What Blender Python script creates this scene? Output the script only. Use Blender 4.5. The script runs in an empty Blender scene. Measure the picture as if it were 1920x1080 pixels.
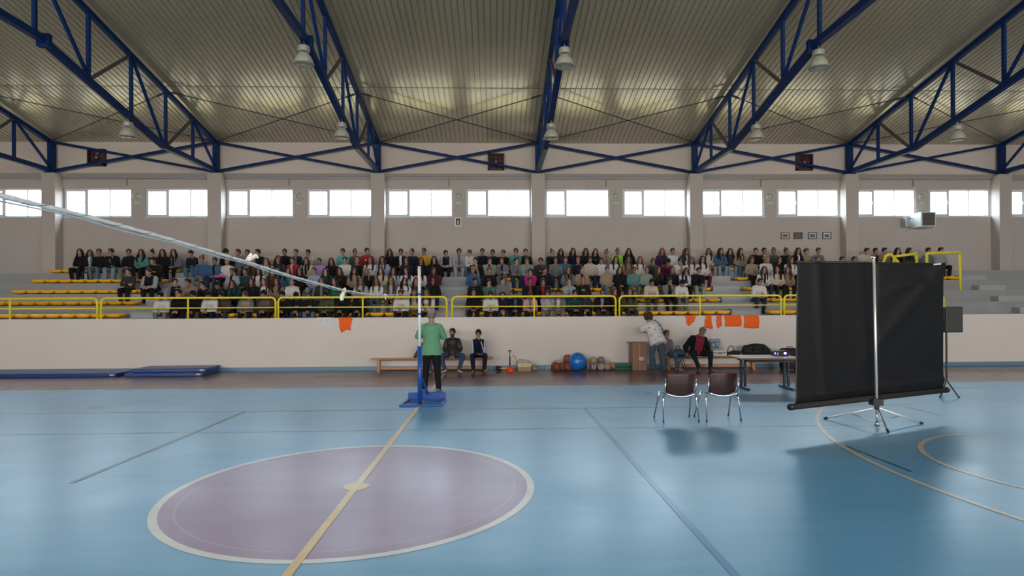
import bpy, bmesh, math, random
from mathutils import Vector, Matrix, Euler
random.seed(7)
SC = bpy.context.scene
COL = SC.collection
PI = math.pi
# ------------------------------------------------------------------ camera
FPX, HC, YAW, ROLL, HOR = 1098.0, 1.785, 0.0289, 0.0051, 579.0   # focal length in px, eye height, turn, roll, horizon row
cd = bpy.data.cameras.new('camera')
cam = bpy.data.objects.new('camera', cd); COL.objects.link(cam)
cd.sensor_width = 36.0; cd.lens = FPX/1920*36.0
cd.shift_y = (HOR-540)/1920.0
cd.clip_end = 200
cam.matrix_world = Matrix.Translation((0, 0, HC)) @ Matrix.Rotation(-YAW, 4, 'Z') @ Matrix.Rotation(PI/2, 4, 'X') @ Matrix.Rotation(-ROLL, 4, 'Z')
SC.camera = cam
# ------------------------------------------------------------------ light
SC.view_settings.view_transform = 'Standard'; SC.view_settings.look = 'None'
SC.view_settings.gamma = 1; SC.view_settings.use_curve_mapping = False
SC.view_settings.exposure = 1.12
SC.cycles.use_denoising = True
SC.cycles.max_bounces = 10; SC.cycles.diffuse_bounces = 6; SC.cycles.glossy_bounces = 4
SC.cycles.transparent_max_bounces = 12
SC.cycles.sample_clamp_indirect = 10
SC.cycles.caustics_reflective = False; SC.cycles.caustics_refractive = False
W = bpy.data.worlds.new('overcast_sky'); SC.world = W; W.use_nodes = True
wn = W.node_tree; wn.nodes.clear()
wo = wn.nodes.new('ShaderNodeOutputWorld'); wb = wn.nodes.new('ShaderNodeBackground')
wtc = wn.nodes.new('ShaderNodeTexCoord'); wsx = wn.nodes.new('ShaderNodeSeparateXYZ'); wmr = wn.nodes.new('ShaderNodeMapRange'); wmx = wn.nodes.new('ShaderNodeMix'); wmx.data_type = 'RGBA'
wn.links.new(wtc.outputs['Generated'], wsx.inputs[0]); wn.links.new(wsx.outputs['Y'], wmr.inputs[0])
wmr.inputs['From Min'].default_value = -0.6; wmr.inputs['From Max'].default_value = 0.6
wmx.inputs['A'].default_value = (1.22, 1.09, 0.99, 1)      # the sunny side, behind the camera
wmx.inputs['B'].default_value = (1.0, 1.20, 1.34, 1)      # the cool overcast side, behind the stands
wn.links.new(wmr.outputs[0], wmx.inputs['Factor']); 
wgr = wn.nodes.new('ShaderNodeMapRange'); wgr.inputs['From Min'].default_value = -0.04; wgr.inputs['From Max'].default_value = 0.02   # ground below the horizon
wgm = wn.nodes.new('ShaderNodeMix'); wgm.data_type = 'RGBA'; wgs = wn.nodes.new('ShaderNodeMix'); wgs.data_type = 'RGBA'; wgs.inputs['A'].default_value = (1.10, 0.98, 0.80, 1); wgs.inputs['B'].default_value = (0.17, 0.155, 0.085, 1)   # unseen ground: rear half brightened to light the ceiling, far half dim
wn.links.new(wmr.outputs[0], wgs.inputs['Factor']); wn.links.new(wgs.outputs['Result'], wgm.inputs['A'])
wn.links.new(wsx.outputs['Z'], wgr.inputs[0]); wn.links.new(wgr.outputs[0], wgm.inputs['Factor']); wn.links.new(wmx.outputs['Result'], wgm.inputs['B'])
wn.links.new(wgm.outputs['Result'], wb.inputs[0]); wb.inputs[1].default_value = 7.0
wn.links.new(wb.outputs[0], wo.inputs[0])
YB, YR = 22.3, -10.4            # inner face of the wall behind the stands / of the wall behind the camera
XL, XR = -22.5, 25.7
def portal(name, loc, sx, sy, rx):
    l = bpy.data.lights.new(name, 'AREA'); l.shape = 'RECTANGLE'; l.size = sx; l.size_y = sy
    l.cycles.is_portal = True
    o = bpy.data.objects.new(name, l); o.location = loc; o.rotation_euler = (rx, 0, 0); COL.objects.link(o)
portal('window_light_back', ((XL+XR)/2, YB+0.32, 5.8), XR-XL, 1.3, -PI/2)
portal('window_light_rear', ((XL+XR)/2, YR-0.32, 4.6), XR-XL, 3.6, PI/2)

# ------------------------------------------------------------------ pixel helpers (photo frame 1920x1080)
def _ray(u, v):
    du, dv = u-960, v-HOR; cr, sr = math.cos(ROLL), math.sin(ROLL)
    a = du*cr-dv*sr; b = du*sr+dv*cr; c, s = math.cos(YAW), math.sin(YAW)
    return Vector((a*c+FPX*s, -a*s+FPX*c, -b))
def at(u, v, Y):
    d = _ray(u, v); t = Y/d.y; return Vector((d.x*t, Y, HC+d.z*t))
def flo(u, v, z=0.0):
    d = _ray(u, v); t = (z-HC)/d.z; return Vector((d.x*t, d.y*t, z))
# ------------------------------------------------------------------ materials
def nmat(name):
    m = bpy.data.materials.new(name); m.use_nodes = True
    nt = m.node_tree; return m, nt, nt.nodes['Principled BSDF']
MC = {}
def mat(name, col, rough=0.6, metal=0.0, var=0.06, scale=12.0, bump=0.0, bscale=60.0, emit=None, spec=0.5, coat=0.0, aniso=None):
    if name in MC: return MC[name]
    m, nt, b = nmat(name); MC[name] = m
    b.inputs['Roughness'].default_value = rough; b.inputs['Metallic'].default_value = metal
    b.inputs['Specular IOR Level'].default_value = spec
    if coat: b.inputs['Coat Weight'].default_value = coat; b.inputs['Coat Roughness'].default_value = 0.1
    tc = nt.nodes.new('ShaderNodeTexCoord')
    src = tc.outputs['Object']
    if aniso:
        mp = nt.nodes.new('ShaderNodeMapping'); mp.inputs['Scale'].default_value = aniso
        nt.links.new(src, mp.inputs[0]); src = mp.outputs[0]
    nz = nt.nodes.new('ShaderNodeTexNoise'); nz.inputs['Scale'].default_value = scale; nz.inputs['Detail'].default_value = 5
    nt.links.new(src, nz.inputs['Vector'])
    mx = nt.nodes.new('ShaderNodeMix'); mx.data_type = 'RGBA'
    mx.inputs['A'].default_value = tuple(min(1, c*(1-var)) for c in col)+(1,)
    mx.inputs['B'].default_value = tuple(min(1, c*(1+var)) for c in col)+(1,)
    nt.links.new(nz.outputs['Fac'], mx.inputs['Factor']); nt.links.new(mx.outputs['Result'], b.inputs['Base Color'])
    if bump:
        n2 = nt.nodes.new('ShaderNodeTexNoise'); n2.inputs['Scale'].default_value = bscale
        nt.links.new(src, n2.inputs['Vector'])
        bp = nt.nodes.new('ShaderNodeBump'); bp.inputs['Strength'].default_value = bump; bp.inputs['Distance'].default_value = 0.02
        nt.links.new(n2.outputs['Fac'], bp.inputs['Height']); nt.links.new(bp.outputs[0], b.inputs['Normal'])
    if emit: b.inputs['Emission Color'].default_value = emit[:3]+(1,); b.inputs['Emission Strength'].default_value = emit[3]
    return m
def s2l(r, g, b):
    f = lambda c: (c/255/12.92 if c/255 <= 0.04045 else ((c/255+0.055)/1.055)**2.4)
    return (f(r), f(g), f(b))
# ------------------------------------------------------------------ mesh helper
class MB:
    def __init__(s): s.v = []; s.f = []; s.m = []
    def add(s, vs, fs, mi=0):
        o = len(s.v); s.v += [tuple(v) for v in vs]; s.f += [tuple(i+o for i in f) for f in fs]; s.m += [mi]*len(fs)
    def box(s, x0, x1, y0, y1, z0, z1, mi=0, M=None):
        vs = [Vector((x, y, z)) for x in (x0, x1) for y in (y0, y1) for z in (z0, z1)]
        if M: vs = [M @ v for v in vs]
        s.add(vs, [(0, 1, 3, 2), (4, 6, 7, 5), (0, 4, 5, 1), (2, 3, 7, 6), (0, 2, 6, 4), (1, 5, 7, 3)], mi)
    def beam(s, p, q, w, h, up=(0, 0, 1), mi=0):
        p = Vector(p); q = Vector(q); d = (q-p).normalized(); up = Vector(up)
        if abs(d.dot(up)) > 0.98: up = Vector((0, 1, 0))
        a = d.cross(up).normalized(); b = a.cross(d).normalized()
        vs = [c+a*(i*w/2)+b*(j*h/2) for c in (p, q) for i, j in ((-1, -1), (1, -1), (1, 1), (-1, 1))]
        s.add(vs, [(3, 2, 1, 0), (4, 5, 6, 7), (0, 1, 5, 4), (1, 2, 6, 5), (2, 3, 7, 6), (3, 0, 4, 7)], mi)
    def tube(s, pts, r, n=10, mi=0, cap=True):
        pts = [Vector(p) for p in pts]; rs = r if isinstance(r, (list, tuple)) else [r]*len(pts)
        t0 = (pts[1]-pts[0]).normalized(); up = Vector((0, 0, 1)) if abs(t0.z) < 0.9 else Vector((1, 0, 0))
        a = t0.cross(up).normalized(); vs = []; fs = []
        for i, p in enumerate(pts):
            if i == 0: t = pts[1]-pts[0]
            elif i == len(pts)-1: t = pts[-1]-pts[-2]
            else: t = (pts[i+1]-p).normalized()+(p-pts[i-1]).normalized()
            t.normalize(); a = (a-t*a.dot(t)).normalized(); b = t.cross(a)
            for k in range(n):
                an = 2*PI*k/n; vs.append(p+(a*math.cos(an)+b*math.sin(an))*rs[i])
        for i in range(len(pts)-1):
            for k in range(n):
                k2 = (k+1) % n; fs.append((i*n+k, i*n+k2, (i+1)*n+k2, (i+1)*n+k))
        if cap: fs.append(tuple(range(n-1, -1, -1))); fs.append(tuple((len(pts)-1)*n+k for k in range(n)))
        s.add(vs, fs, mi)
    def lathe(s, prof, n=24, M=None, mi=0, cap=True):     # prof: (r, z) bottom to top
        vs = []; fs = []
        for r, z in prof:
            for k in range(n):
                an = 2*PI*k/n; v = Vector((r*math.cos(an), r*math.sin(an), z)); vs.append(M @ v if M else v)
        for i in range(len(prof)-1):
            for k in range(n):
                k2 = (k+1) % n; fs.append((i*n+k, i*n+k2, (i+1)*n+k2, (i+1)*n+k))
        if cap: fs.append(tuple(range(n-1, -1, -1))); fs.append(tuple((len(prof)-1)*n+k for k in range(n)))
        s.add(vs, fs, mi)
    def ball(s, c, r, n=16, mi=0, M=None):                # r: float or 3-vector
        if not isinstance(r, (list, tuple)): r = (r, r, r)
        prof = []; h = n//2; vs = []; fs = []
        c = Vector(c)
        R = M.to_3x3() if M else Matrix.Identity(3)
        top = c+R @ Vector((0, 0, r[2])); bot = c-R @ Vector((0, 0, r[2]))
        for i in range(1, h):
            th = PI*i/h
            for k in range(n):
                an = 2*PI*k/n
                vs.append(c+R @ Vector((r[0]*math.sin(th)*math.cos(an), r[1]*math.sin(th)*math.sin(an), r[2]*math.cos(th))))
        vs += [top, bot]; T = len(vs)-2; B = T+1
        for k in range(n):
            k2 = (k+1) % n; fs.append((T, k, k2)); fs.append((B, (h-2)*n+k2, (h-2)*n+k))
            for i in range(h-2): fs.append((i*n+k, (i+1)*n+k, (i+1)*n+k2, i*n+k2))
        s.add(vs, fs, mi)
    def grid(s, fn, nu, nv, mi=0):
        vs = [fn(i/nu, j/nv) for i in range(nu+1) for j in range(nv+1)]
        fs = [(i*(nv+1)+j, (i+1)*(nv+1)+j, (i+1)*(nv+1)+j+1, i*(nv+1)+j+1) for i in range(nu) for j in range(nv)]
        s.add(vs, fs, mi)
    def mesh(s, name, mats=(), smooth=False):
        me = bpy.data.meshes.new(name); me.from_pydata(s.v, [], s.f); me.update()
        for m in mats: me.materials.append(m)
        if s.m: me.polygons.foreach_set('material_index', s.m)
        if smooth: me.polygons.foreach_set('use_smooth', [True]*len(me.polygons))
        return me
    def build(s, name, mats, parent=None, smooth=False, bevel=0.0, solid=0.0, sub=0):
        if not isinstance(mats, (list, tuple)): mats = (mats,)
        me = s.mesh(name, mats, smooth)
        bm = bmesh.new(); bm.from_mesh(me); bmesh.ops.recalc_face_normals(bm, faces=bm.faces); bm.to_mesh(me); bm.free()
        o = bpy.data.objects.new(name, me); COL.objects.link(o)
        if parent: o.parent = parent
        if solid: md = o.modifiers.new('s', 'SOLIDIFY'); md.thickness = solid; md.offset = 0
        if bevel: md = o.modifiers.new('b', 'BEVEL'); md.width = bevel; md.segments = 2; md.limit_method = 'ANGLE'
        if sub: md = o.modifiers.new('u', 'SUBSURF'); md.levels = sub; md.render_levels = sub
        return o
def tag(o, label=None, cat=None, group=None, kind=None):
    if label: o['label'] = label
    if cat: o['category'] = cat
    if group: o['group'] = group
    if kind: o['kind'] = kind
    return o
def thing(name, loc, label, cat, group=None, rz=0.0):
    o = bpy.data.objects.new(name, None); o.location = loc; o.rotation_euler = (0, 0, rz); o.empty_display_size = 0.1
    COL.objects.link(o); return tag(o, label, cat, group)
def dup(root, loc=None, rz=None, label=None, group=None):
    def cp(o, par):
        c = o.copy(); COL.objects.link(c); c.parent = par
        for ch in kids.get(o.name, ()): cp(ch, c)
        return c
    kids = {}
    stack = [root]
    while stack:
        o = stack.pop()
        ch = list(KID.get(o.name, ())) or list(o.children)
        KID[o.name] = ch; kids[o.name] = ch; stack += ch
    c = cp(root, None)
    if loc is not None: c.location = loc
    if rz is not None: c.rotation_euler = (0, 0, rz)
    if label: c['label'] = label
    if group: c['group'] = group
    return c
KID = {}
ORD = ['first', 'second', 'third', 'fourth', 'fifth', 'sixth', 'seventh', 'eighth', 'ninth', 'tenth', 'eleventh', 'twelfth', 'thirteenth', 'fourteenth', 'fifteenth', 'sixteenth']
# ================================================================== THE SETTING
CX, CY = -1.406, 5.944            # centre spot of the court
def struct(o): o['kind'] = 'structure'; return o
M_wall = mat('plaster', (0.46, 0.412, 0.39), 0.75, var=0.05, scale=1.3, bump=0.15, bscale=30)
M_wall_low = mat('plaster_low', (0.70, 0.655, 0.62), 0.7, var=0.05, scale=0.9, bump=0.12, bscale=25)
M_upper = mat('plaster_upper', (0.68, 0.58, 0.54), 0.8, var=0.10, scale=1.0, bump=0.1)
M_skirt = mat('blue_skirting', (0.13, 0.25, 0.38), 0.35)
M_conc = mat('grey_concrete', (0.29, 0.30, 0.31), 0.75, var=0.12, scale=3, bump=0.2)
M_frame = mat('white_window_frame', (0.66, 0.67, 0.72), 0.4)
M_dark = mat('window_gasket', (0.12, 0.12, 0.13), 0.6)
M_yel = mat('yellow_paint', (0.84, 0.70, 0.025), 0.35, var=0.03)
M_blue = mat('blue_steel_paint', (0.002, 0.024, 0.115), 0.5, var=0.15, scale=4, spec=.2)
M_chrome = mat('chrome', (0.75, 0.75, 0.75), 0.15, 1.0, var=0.02)
M_steel = mat('brushed_steel', (0.55, 0.55, 0.56), 0.35, 1.0)
M_black = mat('black_plastic', (0.012, 0.012, 0.013), 0.45)
M_white = mat('white_paint', (0.80, 0.80, 0.78), 0.5)
def glass_mat():
    m, nt, b = nmat('window_glass'); nt.nodes.remove(b)
    out = nt.nodes['Material Output']; t = nt.nodes.new('ShaderNodeBsdfTransparent'); g = nt.nodes.new('ShaderNodeBsdfGlossy')
    g.inputs['Roughness'].default_value = 0.03; t.inputs[0].default_value = (0.93, 0.95, 0.96, 1)
    fr = nt.nodes.new('ShaderNodeFresnel'); mx = nt.nodes.new('ShaderNodeMixShader')
    ge = nt.nodes.new('ShaderNodeNewGeometry'); iv = nt.nodes.new('ShaderNodeMath'); iv.operation = 'SUBTRACT'; iv.inputs[0].default_value = 1; ml = nt.nodes.new('ShaderNodeMath'); ml.operation = 'MULTIPLY'
    nt.links.new(ge.outputs['Backfacing'], iv.inputs[1]); nt.links.new(fr.outputs[0], ml.inputs[0]); nt.links.new(iv.outputs[0], ml.inputs[1]); nt.links.new(ml.outputs[0], mx.inputs[0]); nt.links.new(t.outputs[0], mx.inputs[1]); nt.links.new(g.outputs[0], mx.inputs[2]); nt.links.new(mx.outputs[0], out.inputs[0])
    return m
M_glass = glass_mat()
def floor_mat(name, col, rough=0.33):
    m, nt, b = nmat(name); L = nt.links.new
    tc = nt.nodes.new('ShaderNodeTexCoord'); mp = nt.nodes.new('ShaderNodeMapping'); mp.inputs['Scale'].default_value = (0.5, 2.6, 1)
    L(tc.outputs['Object'], mp.inputs[0])
    n1 = nt.nodes.new('ShaderNodeTexNoise'); n1.inputs['Scale'].default_value = 1.6; n1.inputs['Detail'].default_value = 9; n1.inputs['Roughness'].default_value = 0.62
    L(mp.outputs[0], n1.inputs['Vector'])
    n2 = nt.nodes.new('ShaderNodeTexNoise'); n2.inputs['Scale'].default_value = 0.5; L(tc.outputs['Object'], n2.inputs['Vector'])
    mp3 = nt.nodes.new('ShaderNodeMapping'); mp3.inputs['Scale'].default_value = (1.2, 9, 1); mp3.inputs['Rotation'].default_value = (0, 0, 0.5)
    L(tc.outputs['Object'], mp3.inputs[0])
    n3 = nt.nodes.new('ShaderNodeTexNoise'); n3.inputs['Scale'].default_value = 3.0; n3.inputs['Detail'].default_value = 3; L(mp3.outputs[0], n3.inputs['Vector'])
    rp = nt.nodes.new('ShaderNodeValToRGB'); rp.color_ramp.elements[0].position = 0.70; rp.color_ramp.elements[1].position = 0.76
    L(n3.outputs['Fac'], rp.inputs[0])
    mx = nt.nodes.new('ShaderNodeMix'); mx.data_type = 'RGBA'
    mx.inputs['A'].default_value = tuple(c*0.80 for c in col)+(1,); mx.inputs['B'].default_value = tuple(min(1, c*1.18) for c in col)+(1,)
    L(n1.outputs['Fac'], mx.inputs['Factor'])
    m2 = nt.nodes.new('ShaderNodeMix'); m2.data_type = 'RGBA'; m2.inputs['B'].default_value = tuple(c*0.55 for c in col)+(1,)
    sc = nt.nodes.new('ShaderNodeMath'); sc.operation = 'MULTIPLY'; sc.inputs[1].default_value = 0.35; L(rp.outputs[0], sc.inputs[0])
    L(sc.outputs[0], m2.inputs['Factor']); L(mx.outputs['Result'], m2.inputs['A']); L(m2.outputs['Result'], b.inputs['Base Color'])
    mr = nt.nodes.new('ShaderNodeMapRange'); mr.inputs['From Min'].default_value = 0.3; mr.inputs['From Max'].default_value = 0.7
    mr.inputs['To Min'].default_value = rough-0.06; mr.inputs['To Max'].default_value = rough+0.06
    L(n2.outputs['Fac'], mr.inputs[0]); L(mr.outputs[0], b.inputs['Roughness'])
    bp = nt.nodes.new('ShaderNodeBump'); bp.inputs['Strength'].default_value = 0.08; bp.inputs['Distance'].default_value = 0.01
    L(n1.outputs['Fac'], bp.inputs['Height']); L(bp.outputs[0], b.inputs['Normal'])
    b.inputs['Specular IOR Level'].default_value = 0.56
    return m
M_fblue = floor_mat('court_blue', (0.125, 0.365, 0.60))
M_fpurp = floor_mat('court_purple', (0.31, 0.165, 0.28))
M_fmar = floor_mat('court_maroon', (0.17, 0.07, 0.075), 0.28)
M_fgrey = floor_mat('court_grey_green', (0.075, 0.115, 0.125), 0.28)
M_lwhite = floor_mat('line_white', (0.72, 0.70, 0.64))
M_lyel = floor_mat('line_yellow', (0.72, 0.49, 0.14))
M_lblue = floor_mat('line_blue', (0.02, 0.20, 0.42))
M_lgrey = floor_mat('line_dark', (0.03, 0.08, 0.12))
M_lcream = floor_mat('line_cream', (0.55, 0.50, 0.38))
# floor: one slab, its zones and lines are paint on it
m = MB(); m.box(XL-.3, XR+.3, YR-.3, YB+.3, -0.2, 0); floor_o = struct(m.build('floor', M_fblue))
def paint(name, vs, fs, M): mm = MB(); mm.add(vs, fs); o = mm.build(name, M, floor_o); return o
def rect(name, x0, x1, y0, y1, z, M): return paint(name, [(x0, y0, z), (x1, y0, z), (x1, y1, z), (x0, y1, z)], [(0, 1, 2, 3)], M)
def ring(name, c, r0, r1, z, M, a0=0, a1=2*PI, n=128):
    vs = []; fs = []
    for i in range(n+1):
        a = a0+(a1-a0)*i/n
        vs += [(c[0]+r0*math.cos(a), c[1]+r0*math.sin(a), z), (c[0]+r1*math.cos(a), c[1]+r1*math.sin(a), z)]
    for i in range(n): fs.append((2*i, 2*i+1, 2*i+3, 2*i+2))
    return paint(name, vs, fs, M)
YS = CY+7.5
rect('maroon_margin', XL, XR, YS+.05, 16.45, .001, M_fmar)
rect('grey_margin', XL, XR, 16.45, 17.3, .001, M_fgrey)
rect('white_sideline', XL, XR, YS, YS+.05, .002, M_lwhite)
ring('centre_circle_fill', (CX, CY), 0.0, 1.74, .001, M_fpurp)
ring('centre_circle_line', (CX, CY), 1.72, 1.79, .002, M_lwhite)
ring('faded_inner_ring', (CX, CY), 1.585, 1.60, .0015, floor_mat('line_faded', (0.38, 0.24, 0.36)))
ring('centre_spot', (CX, CY), 0.0, 0.13, .003, M_lyel, n=32)
rect('yellow_halfway_line', CX-.035, CX+.035, 2.2, 16.4, .004, M_lyel)
vx0, vx1, vy0, vy1 = CX-9, CX+9, CY-4.5, CY+4.53
rect('volleyball_back_line', vx0, vx1, vy1-.03, vy1, .002, M_lgrey)
rect('second_back_line', CX-6.7, CX+6.7, CY+2.73, CY+2.75, .002, M_lgrey)
rect('attack_line', CX+2.97, CX+3.03, vy0, vy1, .003, M_lblue)
rect('attack_line', CX-3.03, CX-2.97, 6.2, vy1, .003, M_lgrey)
BX = 11.02
ring('three_point_arc', (BX, CY), 6.70, 6.76, .003, M_lcream, PI/2, 3*PI/2)
ring('free_throw_arc', (6.82, CY+.3), 1.74, 1.80, .003, M_lcream, PI/2, 3*PI/2)
rect('worn_mark', 4.48, 4.51, 6.2, 7.4, .003, M_lgrey)
rect('worn_mark', 7.3, 7.33, 9.4, 10.3, .003, M_lgrey)
# ---- walls
TX = [1.64+5.99*k for k in range(-4, 5)]           # pillar / truss centre lines
ZS, ZH = 5.29, 6.36
YW = 22.3
def wins(xk): return ((xk+.27, xk+2.76), (xk+3.26, xk+5.72))
allw = [w for xk in TX[:-1] for w in wins(xk)]
m = MB()
m.box(XL, XR, YW, YW+.3, 0, ZS); m.box(XL, XR, YW, YW+.3, ZH, 6.86)
xs = [XL]+[v for w in allw for v in w]+[XR]
for i in range(0, len(xs), 2): m.box(xs[i], xs[i+1], YW, YW+.3, ZS, ZH)
struct(m.build('wall_back', M_wall))
m = MB(); m.box(XL, XR, YW+.02, YW+.32, 6.86, 8.6); struct(m.build('wall_back_upper', M_upper))
def window(n, x0, x1, y, z0, z1, dy=1):
    fr = MB(); a, b = y+.05*dy, y+.12*dy; a, b = min(a, b), max(a, b)
    t = .055
    fr.box(x0, x1, a, b, z0, z0+t); fr.box(x0, x1, a, b, z1-t, z1); fr.box(x0, x0+t, a, b, z0+t, z1-t); fr.box(x1-t, x1, a, b, z0+t, z1-t)
    w = x1-x0; c1 = x0+w*.335; c2 = x0+w*.67
    fr.box(c1-.03, c1+.03, a, b, z0+t, z1-t); fr.box(c2-.018, c2+.018, a, b, z0+t, z1-t)
    o = struct(fr.build('window_%d' % n, M_frame, bevel=.006))
    sa = MB(); s = .05; e0, e1, f0, f1 = x0+t, c1-.03, z0+t, z1-t
    sa.box(e0, e1, a-.02, b-.02, f0, f0+s); sa.box(e0, e1, a-.02, b-.02, f1-s, f1); sa.box(e0, e0+s, a-.02, b-.02, f0+s, f1-s); sa.box(e1-s, e1, a-.02, b-.02, f0+s, f1-s)
    so = sa.build('sash', M_frame, o, bevel=.005)
    h = MB(); h.box(e1-.035, e1-.015, a-.05, a-.02, (z0+z1)/2-.06, (z0+z1)/2+.06); h.build('window_handle', M_frame, so)
    si = MB(); si.box(x0-.02, x1+.02, y-.03*dy if dy > 0 else y, y+.05 if dy > 0 else y+.03, z0-.03, z0); si.build('window_sill', M_frame, o)
    for p0, p1 in ((e0, e1), (c1+.03, c2-.018), (c2+.018, x1-t)):
        g = MB(); g.box(p0, p1, (a+b)/2-.004, (a+b)/2+.004, z0+t, z1-t); g.build('pane', M_glass, o)
for i, (a, b) in enumerate(allw):
    if b > -21 and a < 24: window(i+1, a, b, YW, ZS, ZH)
# ---- rear and side walls
RZ0, RZ1 = 2.9, 6.4  # unseen rear windows, made tall to bring in fill light
m = MB(); rw = []
for k in range(8):
    x0 = TX[k]+.4; rw.append((x0, x0+5.2))
m.box(XL, XR, YR-.3, YR, 0, RZ0); m.box(XL, XR, YR-.3, YR, RZ1, 8.6)
xs = [XL]+[v for w in rw for v in w]+[XR]
for i in range(0, len(xs), 2): m.box(xs[i], xs[i+1], YR-.3, YR, RZ0, RZ1)
struct(m.build('wall_rear', M_wall))
for i, (a, b) in enumerate(rw):
    fr = MB(); t = .07
    for z in (RZ0, (RZ0+RZ1)/2-.03, RZ1-t): fr.box(a, b, YR-.2, YR-.12, z, z+t)
    for j in range(5): x = a+(b-a-t)*j/4; fr.box(x, x+t, YR-.2, YR-.12, RZ0, RZ1)
    o = struct(fr.build('window_%d' % (50+i), M_frame))
    g = MB(); g.box(a, b, YR-.165, YR-.155, RZ0, RZ1); g.build('pane', M_glass, o)
m = MB(); m.box(XL-.3, XL, YR-.3, YB+.3, 0, 11.6); struct(m.build('wall_left', M_wall))
m = MB(); m.box(XR, XR+.3, YR-.3, YB+.3, 0, 11.6); struct(m.build('wall_right', M_wall))
# ---- pillars against the wall
for x in TX:
    m = MB(); m.box(x-.25, x+.25, 21.9, YW, 0, 6.86); struct(m.build('wall_pillar', M_wall, bevel=.01))
m = MB(); m.box(XL, XR, YW-.06, YW+.02, 6.80, 6.92); struct(m.build('trim_1', mat('ledge', (0.33, 0.31, 0.30), 0.7)))
m = MB(); m.tube([(XL, YW-.1, 6.72), (XR, YW-.1, 6.72)], .02, 8); struct(m.build('trim_2', M_steel))
for k, x in enumerate(TX[:-1]):
    m = MB(); m.tube([(x+2.62, YW-.05, 6.7), (x+2.62, YW-.05, 6.45)], .015, 6); struct(m.build('trim_3', mat('conduit_grey', (.2, .2, .2), .5)))
# ---- ceiling: ribbed metal panels
YRG = CY
def ceilz(y):
    if y > 18.85: return 8.10+0.2296*(YB-y)
    return 8.20+0.2*(YB-y) if y > YRG else 8.20+0.2*(YB-YRG)-0.2*(YRG-y)
M_ceil = mat('ceiling_panel', (0.50, 0.445, 0.34), 0.20, 0.34, var=0.10, scale=0.7, aniso=(1, 0.25, 1))
pitch = 0.17
m = MB(); n = int((XR-XL)/pitch)
prof = []
for i in range(n):
    x = XL+i*pitch; prof += [(x, 0), (x+pitch*.74, 0), (x+pitch*.80, .028), (x+pitch*.94, .028)]
prof.append((XL+n*pitch, 0)); prof.append((XR, 0))
for ya, yb in ((YB+.3, 18.85), (18.85, YRG), (YRG, YR-.3)):
    vs = []; 
    for x, d in prof: vs += [(x, ya, ceilz(ya)+d), (x, yb, ceilz(yb)+d)]
    m.add(vs, [(2*i, 2*i+1, 2*i+3, 2*i+2) for i in range(len(prof)-1)])
me_c = m.build('ceiling', M_ceil); struct(me_c)
m = MB(); m.box(XL, XR, YR-.3, YRG, 11.75, 11.8)
m.v = [(x, y, ceilz(y)+.06+(z > 11.77)*.06) for x, y, z in m.v]; struct(m.build('ceiling_deck', M_wall))
for y0, y1 in ((YRG, 18.85), (18.85, YB+.3)):
    m = MB(); m.box(XL, XR, y0, y1, 11.75, 11.8); m.v = [(x, y, ceilz(y)+.06+(z > 11.77)*.06) for x, y, z in m.v]; struct(m.build('ceiling_deck', M_wall))
m = MB(); m.beam((XL, 18.85, ceilz(18.85)-.004), (XR, 18.85, ceilz(18.85)-.004), .02, .008); struct(m.build('trim_4', mat('ceiling_seam', (.16, .15, .13), .6)))
# ---- low wall in front of the stands
YP = 17.3; ZP = 1.545
m = MB(); m.box(XL, XR, YP, YP+.16, 0, ZP); struct(m.build('wall_front_of_stands', M_wall_low, bevel=.012))
m = MB(); m.box(XL, XR, YP-.018, YP, 0, .115); struct(m.build('baseboard_front', M_skirt))
# ---- tiers
NR = 5; R0 = 18.0; RP = 0.8; RZ = 1.165; RR = 0.392
def tread(n): return RZ+RR*n              # n = 0 walkway, 1..5 tiers
AIS = [(-11.3, -10.35), (-1.87, -0.93), (7.55, 8.5), (17.0, 17.95)]
gs = thing('grandstand', (0, R0, 0), 'grey stepped concrete grandstand rising behind the low white wall', 'grandstand')
gs['kind'] = 'structure'
def gch(name, m, M): o = m.build(name, M); o.parent = gs; o.matrix_parent_inverse = Matrix.Translation((0, -R0, 0)); return o
m = MB(); m.box(XL, XR, YP+.16, R0, 0, RZ); gch('walkway', m, M_conc)
for n in range(1, 6):
    y0 = R0+RP*(n-1); y1 = y0+RP if n < 5 else YW
    m = MB(); m.box(XL, XR, y0, y1, 0, tread(n)); gch('tier', m, M_conc)
    for a, b in AIS:
        m = MB(); m.box(a, b, y0-.32, y0, tread(n-1), tread(n-1)+RR/2); gch('aisle_step', m, mat('step_concrete', (0.36, 0.375, 0.39), .75, var=.1, scale=3))
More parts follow.
